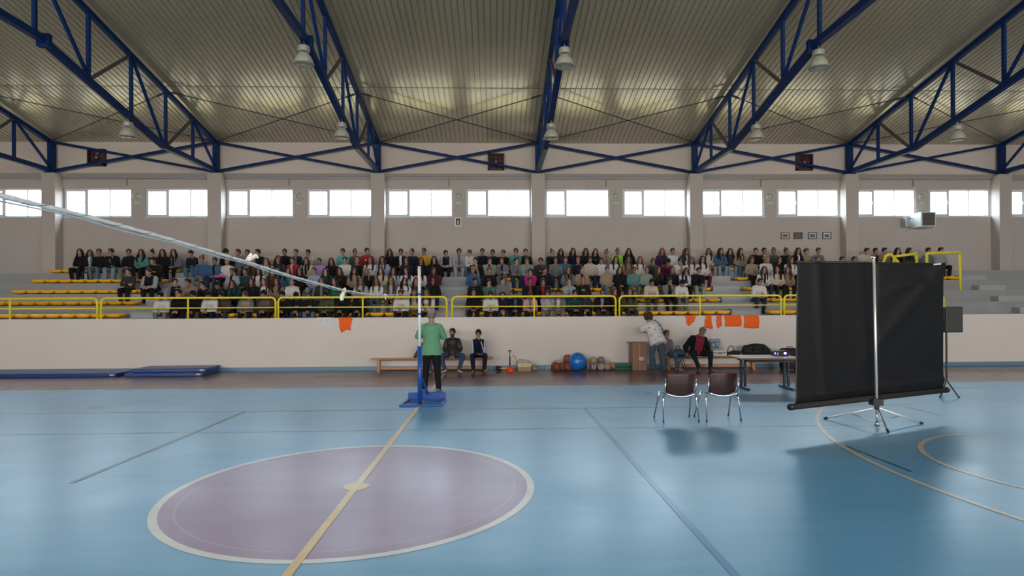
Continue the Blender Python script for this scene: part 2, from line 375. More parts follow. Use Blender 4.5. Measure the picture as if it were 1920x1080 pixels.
# ================================================================== ROOF STEEL
def ztop(y): return ceilz(y)-.13
KN = [(22.1, 6.97), (18.6, 6.93), (13.6, 8.03), (-1.7, 8.03), (-6.8, 6.93), (YR+.2, 6.97)]
def zbot(y):
    for (a, za), (b, zb) in zip(KN, KN[1:]):
        if b <= y <= a: return za+(zb-za)*(a-y)/(a-b)
    return 7
PN = ['far left', 'first', 'second', 'third', 'fourth', 'fifth']
M_blueg = mat('blue_grey_brace', (0.06, 0.06, 0.07), 0.45)
for k, x in enumerate(TX[:-1]):
    if k == 0: continue
    nm = ['', 'leftmost', 'second', 'third', 'fourth', 'fifth', 'sixth', 'rightmost'][k]
    lab = {1: 'blue roof truss at the far left edge', 2: 'blue steel roof truss above the first pillar, rising left', 3: 'blue roof truss above the second pillar, leaning left', 4: 'blue roof truss seen nearly end-on above the middle pillar', 5: 'blue roof truss above the fourth pillar, rising right', 6: 'blue roof truss above the fifth pillar at the right'}.get(k, 'blue roof truss beyond the right edge pillar')
    t = thing('roof_truss', (x, 22.1, 6.97), lab, 'roof truss', 'blue roof trusses')
    def ch(name, m, M=M_blue):
        o = m.build(name, M); o.parent = t; o.matrix_parent_inverse = Matrix.Translation((-x, -22.1, -6.97)); return o
    m = MB(); m.beam((x, 22.15, ztop(22.15)), (x, YRG, ztop(YRG)), .12, .14); m.beam((x, YRG, ztop(YRG)), (x, YR+.2, ztop(YR)), .12, .14); ch('top_chord', m)
    m = MB()
    for (a, za), (b, zb) in zip(KN, KN[1:]): m.beam((x, a, za), (x, b, zb), .15, .16)
    ch('bottom_chord', m)
    m = MB(); m.box(x-.09, x+.09, 21.99, 22.2, 6.9, ztop(22.1)); m.box(x-.17, x+.17, 21.95, 22.24, 6.87, 6.9); ch('end_post', m)
    m = MB(); m.box(x-.14, x+.14, 13.72, 13.76, 7.86, 8.16); m.box(x-.14, x+.14, 13.80, 13.84, 7.86, 8.16)
    for sx in (-.11, .11):
        for z in (7.9, 8.12): m.tube([(x+sx, 13.69, z), (x+sx, 13.87, z)], .02, 6)
    ch('bolted_splice', m)
    ys = [20.4, 18.75, 17.0, 15.25, 13.5, 11.75, 10.0, 8.25]
    for y in ys: m = MB(); m.beam((x, y, zbot(y)), (x, y, ztop(y)), .08, .08); ch('web_post', m)
    for a, b in ((20.4, 22.05), (20.4, 18.75), (17.0, 18.6), (17.0, 15.25), (13.5, 15.25), (13.5, 11.75), (10.0, 11.75), (10.0, 8.25)):
        gr = (a, b) in ((20.4, 18.75), (17.0, 15.25), (13.5, 11.75), (10.0, 8.25))
        m = MB(); m.beam((x, b+.04, zbot(b)+.05), (x, a, ztop(a)-.05), .07, .07, up=(1, 0, 0)); ch('web_diagonal', m, M_blueg if gr else M_blue)
# wall braces between the end posts, thin roof rods
bayn = {1: 'left of the first pillar', 2: 'between the first and second pillars', 3: 'between the second and third pillars', 4: 'between the third and fourth pillars', 5: 'between the fourth and fifth pillars', 6: 'right of the fifth pillar'}
for k in range(1, 7):
    a, b = TX[k], TX[k+1]; mx = (a+b)/2
    if k < 7:
        t = thing('wall_cross_brace', (mx, 22.05, 7.0), 'blue crossed wall brace above the windows '+bayn[k], 'brace', 'blue wall braces')
        for (z0, z1) in ((8.02, 6.95), (6.95, 8.02)):
            m = MB(); m.beam((a+.09, 22.05+(.03 if z0 > z1 else -.03), z0), (b-.09, 22.05+(.03 if z0 > z1 else -.03), z1), .07, .085); o = m.build('brace_tube', M_blue); o.parent = t; o.matrix_parent_inverse = Matrix.Translation((-mx, -22.05, -7.0))
        t = thing('roof_rod_brace', (mx, 20.4, 8.4), 'thin dark crossed rods under the ceiling '+bayn[k], 'brace', 'roof rod braces')
        for p, q in (((a, 22.0, 8.02), (b, 18.8, 8.68)), ((b, 22.0, 8.05), (a, 18.8, 8.71))):
            m = MB(); p = Vector(p); q = Vector(q); d = (q-p).normalized()
            m.tube([p+d*.1, q-d*.1], .016, 6); m.tube([q-d*.45, q-d*.15], .035, 6); m.tube([p+d*.15, p+d*.35], .03, 6)
            o = m.build('rod', mat('rod_dark', (.03, .035, .05), .5)); o.parent = t; o.matrix_parent_inverse = Matrix.Translation((-mx, -20.4, -8.4))
# ---- high bay lamps
M_lampg = mat('lamp_grey', (0.42, 0.41, 0.38), 0.4, 0.3)
M_lampr = mat('lamp_prismatic', (0.50, 0.49, 0.42), 0.3, 0.2, var=.1, scale=20)
M_lens = mat('lamp_lens', (0.30, 0.33, 0.29), 0.25)
def lamp0():
    t = thing('high_bay_lamp', (0, 0, 0), '', 'lamp')
    m = MB(); m.tube([(0, 0, 0), (0, 0, -.06), (.02, 0, -.09), (0, 0, -.12), (0, 0, -.14)], .012, 8); m.build('hook', M_steel, t, smooth=True)
    m = MB(); m.lathe([(.02, -.27), (.12, -.27), (.135, -.25), (.135, -.16), (.12, -.135), (.03, -.13)], 24); m.build('gear_housing', M_lampg, t, smooth=False, bevel=.004)
    m = MB(); n = 48; prof = [(.075, -.285), (.10, -.31), (.15, -.37), (.19, -.45), (.21, -.53)]
    vs = []; fs = []
    for r, z in reversed(prof):
        for k in range(n):
            rr = r+(.004 if k % 2 else -.002); an = 2*PI*k/n; vs.append((rr*math.cos(an), rr*math.sin(an), z))
    for i in range(len(prof)-1):
        for k in range(n): k2 = (k+1) % n; fs.append((i*n+k, i*n+k2, (i+1)*n+k2, (i+1)*n+k))
    m.add(vs, fs); m.build('reflector', M_lampr, t, solid=.006)
    m = MB(); m.lathe([(.205, -.56), (.225, -.555), (.225, -.53), (.205, -.525)], 32, cap=False); m.build('rim', M_lampg, t, solid=.004)
    m = MB(); m.lathe([(.01, -.575), (.1, -.572), (.17, -.562), (.205, -.548)], 32, cap=False); m.build('lens', M_lens, t, smooth=True, solid=.004)
    m = MB(); m.lathe([(.06, -.30), (.06, -.26)], 16); m.build('collar', M_black, t)
    return t
l0 = lamp0(); used = False
tn = {1: 'over the far left', 2: 'first', 3: 'second', 4: 'middle', 5: 'fourth', 6: 'fifth', 7: 'rightmost'}
for k in (2, 3, 4, 5, 6):
    for j, y in enumerate((13.55, 16.85)):
        if k == 2 and j == 0 or k == 6 and j == 0: continue
        lab = 'unlit grey bell-shaped lamp hanging %s on the truss above the %s pillar' % (('nearer', 'farther')[j], tn[k].replace('first', 'first').strip() if k != 2 else 'first')
        if k == 2: lab = 'unlit grey bell lamp hanging at the far left, on the first pillar truss'
        if k == 6: lab = 'unlit grey bell lamp hanging beyond the right, on the fifth pillar truss'
        lo = (TX[k]+.0, y, zbot(y)-.07)
        if not used: l0.location = lo; l0['label'] = lab; l0['group'] = 'high bay lamps'; used = True
        else:
            if True: dup(l0, lo, label=lab)
# ---- on the wall behind the stands
nb = 0
for k in (1, 2, 3, 4, 5, 6):
    x = TX[k]+2.99
    wherew = {1: 'at the far left', 2: 'right of the first pillar', 3: 'right of the second pillar', 4: 'right of the middle pillar', 5: 'right of the fourth pillar', 6: 'right of the fifth pillar'}[k]
    t = thing('round_wall_fan', (x, YW, 6.07), 'round pale fitting between two windows '+wherew, 'wall fitting', 'round wall fittings')
    R = Matrix.Rotation(PI/2, 4, 'X')
    m = MB(); m.lathe([(.16, 0), (.16, .05), (.14, .07), (.12, .05), (.12, .01)], 28, M=R); m.build('rim', mat('fan_pale', (.55, .56, .5), .4), t, smooth=True)
    m = MB(); m.lathe([(.12, .015), (.10, .05), (.05, .075), (.005, .08)], 24, M=R); m.build('dome', mat('fan_dome', (.42, .45, .42), .3), t, smooth=True)
    m = MB(); m.box(x-.12, x+.12, YW-.03, YW, 5.78, 5.85); o = m.build('label_plate', mat('plate_pale', (.55, .55, .48), .5)); tag(o, 'small pale plate under the round fitting '+wherew, 'plate', 'small wall plates')
M_fanb = mat('fan_housing', (.05, .03, .035), .6); M_fanr = mat('fan_red', (.11, .02, .022), .5)
for px, py, w in ((180, 295, 'at the far left'), (930, 303, 'left of the middle pillar'), (1509, 304, 'left of the fifth pillar')):
    p = at(px, py, 22.2); t = thing('exhaust_fan', (p.x, YW+.02, p.z), 'dark square extractor fan high on the wall '+w, 'fan', 'square extractor fans')
    m = MB()
    for a in (-.31, .26): m.box(a, a+.05, -.16, 0, -.31, .31); m.box(-.31, .31, -.16, 0, a, a+.05)
    m.build('housing', M_fanb, t)
    m = MB(); m.box(-.27, .27, -.03, -.005, -.27, .27); m.build('back_plate', mat('fan_back', (.035, .025, .03), .7), t)
    for j in range(5):
        m = MB(); a = 2*PI*j/5
        fn = lambda u, v: Vector(((.05+.18*u)*math.cos(a+.75*v-.3*u), -.06-.05*v, (.05+.18*u)*math.sin(a+.75*v-.3*u)))
        m.grid(fn, 4, 4); m.build('fan_blade', M_fanr, t, solid=.008, smooth=True)
    m = MB(); m.ball((0, -.10, 0), .05, 12); m.build('hub', mat('fan_hub', (.35, .33, .32), .4), t, smooth=True)
# heater
p = at(1735, 412, 21.7)
t = thing('unit_heater', (p.x, 22.3, p.z), 'white fan heater with dark louvred grille on the wall at right', 'heater')
m = MB(); m.box(-.28, .30, -.75, -.2, -.28, .27); m.build('casing', mat('heater_white', (.62, .68, .66), .4), t, bevel=.01)
m = MB(); m.box(-.22, .24, -.765, -.745, -.24, .24); gr = m.build('grille', mat('grille_dark', (.06, .06, .05), .6), t)
m = MB()
for i in range(9): z = -.22+i*.053; m.box(-.21, .23, -.79, -.765, z, z+.018)
m.build('louvre_slats', mat('louvre', (.16, .16, .13), .5), gr)
m = MB(); m.tube([(-.5, -.02, -.2), (-.5, -.25, -.2), (-.28, -.3, -.2)], .02, 6); m.tube([(-.5, -.02, .1), (-.5, -.25, .1), (-.28, -.3, .1)], .02, 6); m.box(-.52, -.48, -.27, 0, -.22, .14); m.build('bracket', M_steel, t)
# exit sign
p = at(859, 416, YW)
t = thing('pictogram_sign', (p.x, YW, p.z), 'small white framed sign with a pale figure on black, below the windows', 'sign')
m = MB(); m.box(-.12, .12, -.02, 0, -.17, .17); m.build('sign_frame', M_white, t)
m = MB(); m.box(-.085, .085, -.026, -.02, -.13, .13); m.build('sign_panel', M_black, t)
m = MB(); m.ball((.0, -.03, .045), (.02, .006, .022), 10); m.box(-.022, .022, -.034, -.026, -.1, .02); m.build('sign_figure', mat('sign_grey', (.6, .65, .65), .5), t)
for px, c1, c2, lab in ((1472, (.25, .06, .05), (.5, .45, .4), 'small red-edged picture frame, leftmost of the four on the wall'), (1496, (.10, .06, .06), (.12, .08, .08), 'small dark brown picture frame, second of the four on the wall'), (1523, (.08, .08, .09), (.42, .45, .5), 'small grey picture frame with pale mat, third of the four'), (1550, (.03, .03, .05), (.55, .58, .65), 'small black picture frame with white mat, rightmost of the four')):
    p = at(px, 442, YW); t = thing('picture_frame', (p.x, YW, p.z), lab, 'picture', 'framed pictures on the wall')
    m = MB(); w, h = .17, .13
    for a, b in ((-w, -w+.025), (w-.025, w)): m.box(a, b, -.03, 0, -h, h)
    for a, b in ((-h, -h+.025), (h-.025, h)): m.box(-w, w, -.03, 0, a, b)
    m.build('frame', mat('pf%d' % px, c1, .5), t)
    m = MB(); m.box(-w+.02, w-.02, -.015, 0, -h+.02, h-.02); m.build('mat_board', mat('pm%d' % px, c2, .6), t)
    m = MB(); m.box(-.09, .09, -.02, -.014, -.06, .055); m.box(-.11, -.07, -.021, -.014, -.03, .0)
    m.build('picture', mat('pp%d' % px, (.10, .11, .12), .5, var=.6, scale=30), t)
# ================================================================== FIGURES: one continuous body surface, clothing and hair over it
def capsule(m, p, q, r1, r2, n=12):
    p = Vector(p); q = Vector(q); d = q-p; L = d.length
    if L < 1e-5: d = Vector((0, 0, 1)); q = p+d*1e-4
    d.normalize(); pts = []; rs = []
    for i in range(3): a = PI/2*(1-(i+0.3)/3); pts.append(p-d*r1*math.sin(a)); rs.append(max(r1*math.cos(a), r1*.12))
    pts += [p, q]; rs += [r1, r2]
    for i in range(3): a = PI/2*(i+.7)/3; pts.append(q+d*r2*math.sin(a)); rs.append(max(r2*math.cos(a), r2*.12))
    m.tube(pts, rs, n)
def chain(m, pts, rs, n=12):
    for i in range(len(pts)-1): capsule(m, pts[i], pts[i+1], rs[i], rs[i+1], n)
def loft(m, secs, n=20):        # secs: (centre, half-width vector, half-depth vector)
    vs = []; fs = []
    for c, a, b in secs:
        for k in range(n): an = 2*PI*k/n; vs.append(Vector(c)+Vector(a)*math.cos(an)+Vector(b)*math.sin(an))
    for i in range(len(secs)-1):
        for k in range(n): k2 = (k+1) % n; fs.append((i*n+k, i*n+k2, (i+1)*n+k2, (i+1)*n+k))
    fs.append(tuple(range(n-1, -1, -1))); fs.append(tuple((len(secs)-1)*n+k for k in range(n)))
    m.add(vs, fs)
from mathutils import noise as _nz
def remesh(m, name, voxel, mats, smooth_it=3, cls=None, wr=0.0):
    me = m.mesh('tmp', ()); o = bpy.data.objects.new('tmp', me); COL.objects.link(o)
    bm = bmesh.new(); bm.from_mesh(me); bmesh.ops.recalc_face_normals(bm, faces=bm.faces); bm.to_mesh(me); bm.free()
    md = o.modifiers.new('r', 'REMESH'); md.mode = 'VOXEL'; md.voxel_size = voxel
    if smooth_it: ms = o.modifiers.new('s', 'SMOOTH'); ms.iterations = smooth_it; ms.factor = 0.5
    dg = bpy.context.evaluated_depsgraph_get(); dg.update()
    nm = bpy.data.meshes.new_from_object(o.evaluated_get(dg)); nm.name = name
    bpy.data.objects.remove(o); bpy.data.meshes.remove(me)
    if wr:
        nn = [v.normal.copy() for v in nm.vertices]
        for v, q in zip(nm.vertices, nn):
            c = v.co; s = _nz.noise(Vector((c.x*9, c.y*9, c.z*16)))*.7+_nz.noise(c*24)*.35; v.co = c+q*(wr*s)
    nm.materials.clear()
    for x in mats: nm.materials.append(x)
    nm.polygons.foreach_set('use_smooth', [True]*len(nm.polygons))
    if cls:
        nm.polygons.foreach_set('material_index', [cls(p.center, p.normal) for p in nm.polygons])
    nm.update(); return nm
def lerp(a, b, t): return Vector(a)*(1-t)+Vector(b)*t
class Fig: pass
def headmat(P):
    return Matrix.Translation(P['head']) @ Euler((P.get('pitch', 0), P.get('roll', 0), P.get('yaw', 0)), 'XYZ').to_matrix().to_4x4() @ Matrix.Scale(1.06, 4)
def head_geo(m, M, w=1.0):
    S = [(-.118, .018, -.075, -.045), (-.105, .036, -.088, -.01), (-.07, .054, -.092, .03), (-.03, .066, -.090, .06), (.01, .071, -.090, .082), (.05, .073, -.090, .094), (.085, .066, -.076, .086), (.11, .046, -.048, .058), (.122, .016, -.01, .025)]
    loft(m, [(M @ Vector((0, (f+b)/2, z)), M.to_3x3() @ Vector((rx*w, 0, 0)), M.to_3x3() @ Vector((0, (b-f)/2, 0))) for z, rx, f, b in S])
    capsule(m, M @ Vector((0, -.086, .012)), M @ Vector((0, -.106, -.022)), .008, .0125, 8)
    capsule(m, M @ Vector((-.018, -.088, -.055)), M @ Vector((.018, -.088, -.055)), .009, .009, 8)
    capsule(m, M @ Vector((0, -.085, -.10)), M @ Vector((0, -.083, -.095)), .016, .016, 8)
    for s in (-1, 1): m.ball(M @ Vector((s*.073*w, .008, -.012)), (.010, .020, .031), 10, M=M)
def hand_geo(m, W, d, nrm, side, curl=0.5, s=1.0):
    d = Vector(d).normalized(); nrm = Vector(nrm); nrm = (nrm-d*nrm.dot(d)).normalized(); a = d.cross(nrm)*side   # a: towards the thumb
    W = Vector(W)
    loft(m, [(W+d*x*s, a*w*s, nrm*t*s) for x, w, t in ((-.01, .026, .022), (.02, .034, .018), (.05, .040, .015), (.085, .039, .013), (.092, .034, .009))], 14)
    for i, (off, L) in enumerate(((.028, .074), (.0095, .083), (-.0095, .078), (-.027, .060))):
        p = W+(d*.082+a*off)*s; dd = d.copy(); pts = [p]
        for j, f in enumerate((.45, .3, .25)):
            dd = (dd*math.cos(curl*.75*(j+.5))+nrm*math.sin(curl*.75*(j+.5))).normalized(); pts.append(pts[-1]+dd*L*f*s)
        chain(m, pts, [.0092*s, .0086*s, .0078*s, .0068*s], 8)
    p0 = W+(d*.022+a*.028)*s; p1 = p0+(d*.025+a*.025+nrm*.01)*s; p2 = p1+(d*.032+a*.008+nrm*.012)*s; p3 = p2+(d*.022-a*.002+nrm*.008)*s
    chain(m, [p0, p1, p2, p3], [.015*s, .0115*s, .0098*s, .0078*s], 8)
TORSO = [(-.10, .150, .100), (-.04, .172, .118), (.06, .168, .115), (.28, .138, .100), (.50, .150, .108), (.70, .166, .116), (.84, .168, .108), (.93, .120, .085), (1.0, .062, .060)]
def torso_frames(P, dr=0.0, lo=-1, hi=2, wide=1.0, ts=TORSO):
    A, B, Cc = Vector(P['pelvis']), Vector(P['chest']), Vector(P['neck'])
    hx = Vector(P.get('hipx', (1, 0, 0))).normalized(); sx = Vector(P.get('shx', (1, 0, 0))).normalized()
    out = []
    for t, rx, ry in ts:
        if t < lo or t > hi: continue
        c = A*(1-t)**2+B*2*t*(1-t)+Cc*t*t if t >= 0 else A+(A-B).normalized()*(-t)*(Cc-A).length
        dt = (B-A)*2*(1-t)+(Cc-B)*2*t if t >= 0 else B-A
        dt.normalize(); x = (hx*(1-t)+sx*t) if t >= 0 else hx; x = (x-dt*x.dot(dt)).normalized(); y = dt.cross(x)
        out.append((c, x*(rx*wide+dr), y*(ry*wide+dr)))
    return out
def shoulders(P, wide=1.0):
    fr = torso_frames(P, ts=[(.83, 1, 1)])[0]; x = fr[1].normalized()
    return fr[0]-x*.158*wide, fr[0]+x*.158*wide
def fig_body(P, name, voxel=.0075, w=1.0, mats=None):
    m = MB(); H = headmat(P); fem = P.get('fem', 0)
    loft(m, torso_frames(P, wide=w))
    capsule(m, P['neck'], H @ Vector((0, .018, -.06)), .054*w, .050*w)
    head_geo(m, H, P.get('hw', 1.0))
    sl, sr = shoulders(P, w)
    for s, sh, k in ((-1, sl, 'L'), (1, sr, 'R')):
        e, wr = Vector(P['el'+k]), Vector(P['wr'+k])
        chain(m, [sh, lerp(sh, e, .5), e], [.048*w, .043*w, .038*w]); capsule(m, torso_frames(P, ts=[(.965, 1, 1)])[0][0], sh, .045, .04*w)
        chain(m, [e, lerp(e, wr, .35), wr], [.038*w, .037*w, .026])
        hd = Vector(P.get('hd'+k, (wr-e))).normalized(); hn = P.get('hn'+k, (0, .3, -1))
        hand_geo(m, wr+hd*.012, hd, hn, P.get('hs'+k, s), P.get('curl', .55))
        h, kn, an = Vector(P['hip'+k]), Vector(P['kn'+k]), Vector(P['an'+k])
        chain(m, [h, lerp(h, kn, .5), kn], [.085*w, .075*w, .056])
        chain(m, [kn, lerp(kn, an, .35), an], [.056, .054, .036])
        fd = Vector(P.get('fd'+k, (0, -1, 0))).normalized()
        chain(m, [an+Vector((0, 0, -.035))-fd*.03, an+Vector((0, 0, -.05))+fd*.10, an+Vector((0, 0, -.058))+fd*.16], [.034, .030, .022])
    Hi = H.inverted()
    beard = P.get('beard', 0)
    def cls(c, n):
        q = Hi @ c
        if abs(q.x) < .085 and -.13 < q.z < .13 and q.y < -.04:
            if abs(abs(q.x)-.030) < .0135 and abs(q.z-.008) < .0062: return 1
            if abs(abs(q.x)-.031) < .019 and abs(q.z-.029) < .0045: return 1
            if abs(q.x) < .023 and abs(q.z+.056) < .0065: return 2
            if beard and q.z < -.035 and not (abs(q.x) < .03 and -.07 < q.z): return 1
        if beard and abs(q.x) < .1 and -.125 < q.z < -.03 and q.y < .0: return 1
        return 0
    return remesh(m, name, voxel, mats or [None, None, None], 3, cls)
def fig_top(P, name, voxel=.012, w=1.0, loose=.018, hood=0, short=0, collar=0, bottom=-.02, mats=None, puff=0, slv_end=.97, innerw=.038):
    m = MB(); fr = torso_frames(P, dr=loose+puff, lo=bottom-.001, hi=.96, wide=w)
    f2 = torso_frames(P, dr=loose+puff, wide=w, ts=[(bottom, .176, .122)]); fr = [f for f, q in zip(fr, [t for t in TORSO if bottom-.001 <= t[0] <= .96]) if q[0] > -.09]; loft(m, f2+fr)
    nk = torso_frames(P, dr=.012, wide=w, ts=[(.96, .066, .063), (1.03 if collar else 1.0, .058, .056)]); loft(m, [fr[-1]]+nk)
    sl, sr = shoulders(P, w)
    for s, sh, k in ((-1, sl, 'L'), (1, sr, 'R')):
        e, wr = Vector(P['el'+k]), Vector(P['wr'+k]); g = loose+puff*.8
        capsule(m, torso_frames(P, ts=[(.955, 1, 1)])[0][0], sh, .046+loose*.4, .042*w+loose*.6)
        if short: chain(m, [sh, lerp(sh, e, .45), lerp(sh, e, .72)], [.050*w+g*.8, .050*w+g, .050*w+g])
        else:
            chain(m, [sh, lerp(sh, e, .5), e], [.047*w+g*.8, .045*w+g, .040*w+g*.9])
            q = lerp(e, wr, slv_end)
            chain(m, [e, lerp(e, wr, .4), q], [.040*w+g*.9, .039*w+g*.8, .028+g*.4])
    H = headmat(P)
    if hood:
        c = Vector(P['neck'])+Vector((0, .03, -.01)); up = (Vector(P['neck'])-Vector(P['chest'])).normalized()
        n = 14; pts = []
        for i in range(n+1):
            a = 2*PI*i/n; pts.append(c+Vector((.085*math.sin(a), .07*math.cos(a)-.01, .012-.045*(1-math.cos(a))*(-.5)-.03*(1-math.cos(a)))))
        for i in range(n): capsule(m, pts[i], pts[i+1], .03+.014*(math.cos(2*PI*i/n)), .03+.014*math.cos(2*PI*(i+1)/n), 8)
    A, N, B = Vector(P['pelvis']), Vector(P['neck']), Vector(P['chest'])
    ax = (N-A).normalized(); sx = Vector(P.get('shx', (1, 0, 0))).normalized(); fw = ax.cross(sx)*-1
    if fw.dot(Vector((0, -1, 0))) < 0 and not P.get('back'): fw = -fw
    L = (N-A).length
    arms = []
    for sh, k in ((sl, 'L'), (sr, 'R')): arms += [(sh, Vector(P['el'+k])), (Vector(P['el'+k]), Vector(P['wr'+k]))]
    def dseg(c, a, b):
        t = max(0, min(1, (c-a).dot(b-a)/(b-a).length_squared)); return (c-(a*(1-t)+b*t)).length, t
    def cls(c, nrm):
        t = (c-A).dot(ax)/L; cc = A*(1-t)**2+B*2*t*(1-t)+N*t*t if 0 <= t <= 1 else A+ax*t*L
        r = c-cc; x = r.dot(sx); f = r.dot(fw)
        da = min(dseg(c, *s)[0] for s in arms)
        if da < .052*w+loose+puff and abs(x) > .125*w: 
            return 3 if t < .9 else 3
        if f > .03 and da > .05+puff:
            if abs(x) < .07 and .61 < t < .72 and _nz.noise(c*55) > -.12: return 4 if abs(x) < innerw else 2
            if abs(x) < innerw+.03*max(0, t-.6): return 1
        if da < .05: return 3
        return 0
    return remesh(m, name, voxel, mats or [None]*5, 2, cls, wr=.011)
def fig_trousers(P, name, voxel=.012, w=1.0, loose=.013, mats=None, wide=0):
    m = MB(); loft(m, torso_frames(P, dr=loose+.004, lo=-.11, hi=.22, wide=w))
    for k in 'LR':
        h, kn, an = Vector(P['hip'+k]), Vector(P['kn'+k]), Vector(P['an'+k])
        chain(m, [h, lerp(h, kn, .5), kn], [.087*w+loose, .077*w+loose, .060+loose])
        chain(m, [kn, lerp(kn, an, .4), lerp(kn, an, .97)], [.060+loose, .056+loose+wide*.5, .045+loose+wide])
    return remesh(m, name, voxel, mats or [None], 2, wr=.008)
def fig_shoe(an, fd, name, mats, voxel=.008):
    m = MB(); fd = Vector(fd).normalized(); an = Vector(an); sd = fd.cross(Vector((0, 0, 1)))
    b = an+Vector((0, 0, -.055)); U = Vector((0, 0, 1))
    loft(m, [(b+fd*x+U*z, sd*w, U*h) for x, z, w, h in ((-.075, -.005, .018, .02), (-.06, 0, .035, .034), (-.01, 0, .040, .036), (.06, -.006, .044, .030), (.12, -.012, .046, .024), (.165, -.016, .036, .019), (.185, -.02, .014, .012))], 16)
    capsule(m, b+U*.01-fd*.01, an+U*.01-fd*.005, .044, .046)
    z0 = b.z-.018
    return remesh(m, name, voxel, mats, 2, lambda c, n: 1 if c.z < z0 else 0)
# ---- hair, in head space (face looks along -y)
def fig_hair(kind, name, voxel=.009, mats=None, seed=1):
    m = MB(); rr = random.Random(seed)
    def cap(dz=.012, s=1.0, fwd=0.0): m.ball((0, .012-fwd, .022+dz), (.081*s, .098*s, .106*s), 20)
    if kind in 'SH':
        m.ball((0, .014, .038), (.086, .102, .101), 24)
        for i in range(26): a = rr.uniform(0, 2*PI); t = rr.uniform(.1, .75); m.ball((.06*math.cos(a)*t, .012+.07*math.sin(a)*t, .105+.012*(1-t)), (.018, .018, .014), 8)
        for s in (-1, 1): capsule(m, (s*.074, .0, .03), (s*.073, .012, -.02), .011, .008, 8)
        capsule(m, (-.03, .085, -.02), (.03, .085, -.02), .02, .02, 8)
        for i in range(5): x = -.04+.02*i; capsule(m, (x, -.05, .10), (x*1.05, -.074, .09+rr.uniform(-.006, .006)), .020, .012, 8)
    elif kind in 'LW':
        cap(.010); w = .0 if kind == 'L' else .018
        for s in (-1, 1):
            chain(m, [(s*.02, -.045, .112), (s*.062, -.055, .07), (s*.082, -.03, .0), (s*.088, -.02, -.08)], [.022, .021, .024, .027])
            for k in range(4):
                x = s*(.088+.008*k*.3+rr.uniform(-.006, .01)); y0 = -.045+.03*k
                pts = [(x, y0*.5, -.03), (x+s*(.012+w), y0*.7-.015, -.14), (x+s*(.016+w+rr.uniform(-.01, .012)), y0-.05*(k < 2), -.24), (x+s*rr.uniform(-.015, .01), y0-.075*(k < 2), -.33-rr.uniform(0, .06))]
                chain(m, pts, [.026, .027+w*.5, .025+w*.5, .012])
        loft(m, [((0, .075, .06), (.06, 0, 0), (0, .03, 0)), ((0, .085, -.03), (.085, 0, 0), (0, .032, 0)), ((0, .09, -.16), (.11, 0, 0), (0, .03, 0)), ((0, .10, -.28), (.10, 0, 0), (0, .022, 0)), ((0, .10, -.34), (.07, 0, 0), (0, .012, 0))])
    elif kind == 'B':
        cap(.008); m.ball((.02, .06, .135), (.04, .04, .036), 14)
        for s in (-1, 1): capsule(m, (s*.03, -.05, .10), (s*.072, -.03, .03), .018, .014)
    elif kind == 'P':
        cap(.008); chain(m, [(.0, .09, .07), (.04, .13, .02), (.05, .12, -.10), (.05, .10, -.2)], [.028, .03, .028, .012])
        for s in (-1, 1): capsule(m, (s*.03, -.05, .10), (s*.073, -.03, .02), .018, .013)
    elif kind == 'C':
        for i in range(170):
            th = rr.uniform(0, PI*.62); a = rr.uniform(0, 2*PI)
            x, y, z = .098*math.sin(th)*math.cos(a), .108*math.sin(th)*math.sin(a)+.02, .105*math.cos(th)+.03
            if y < -.05 and z < .065: continue
            m.ball((x, y, z), rr.uniform(.020, .030), 8)
        for i in range(60):
            s = rr.choice((-1, 1)); z = rr.uniform(-.15, .03); m.ball((s*rr.uniform(.075, .115), rr.uniform(-.04, .06), z), rr.uniform(.020, .028), 8)
        m.ball((0, .03, .02), (.085, .085, .10), 16)
    elif kind == 'T':                           # short tousled curls, seen from behind
        for i in range(220):
            th = rr.uniform(0, PI*.72); a = rr.uniform(0, 2*PI)
            x, y, z = .086*math.sin(th)*math.cos(a), .10*math.sin(th)*math.sin(a)+.018, .10*math.cos(th)+.03
            if y < -.045 and z < .065: continue
            m.ball((x, y, z), rr.uniform(.014, .024), 8)
        m.ball((0, .02, .02), (.084, .092, .10), 16)
    elif kind == 'R':                           # rim of hair round a bald crown
        for i in range(40):
            a = PI*(-.08+1.16*i/39); m.ball((.069*math.cos(a), .012+.084*math.sin(a), .012+rr.uniform(-.01, .01)), (.016, .016, .045), 8)
    elif kind == 'K':                           # cap
        m.ball((0, .010, .050), (.083, .098, .086), 20)
        loft(m, [((0, -.06, .070), (.065, 0, 0), (0, 0, .010)), ((0, -.11, .064), (.062, 0, 0), (0, 0, .008)), ((0, -.15, .054), (.040, 0, 0), (0, 0, .005))])
        m.ball((0, .01, .137), .01, 8)
    return remesh(m, name, voxel, mats or [None], 1 if kind in 'CT' else 2)
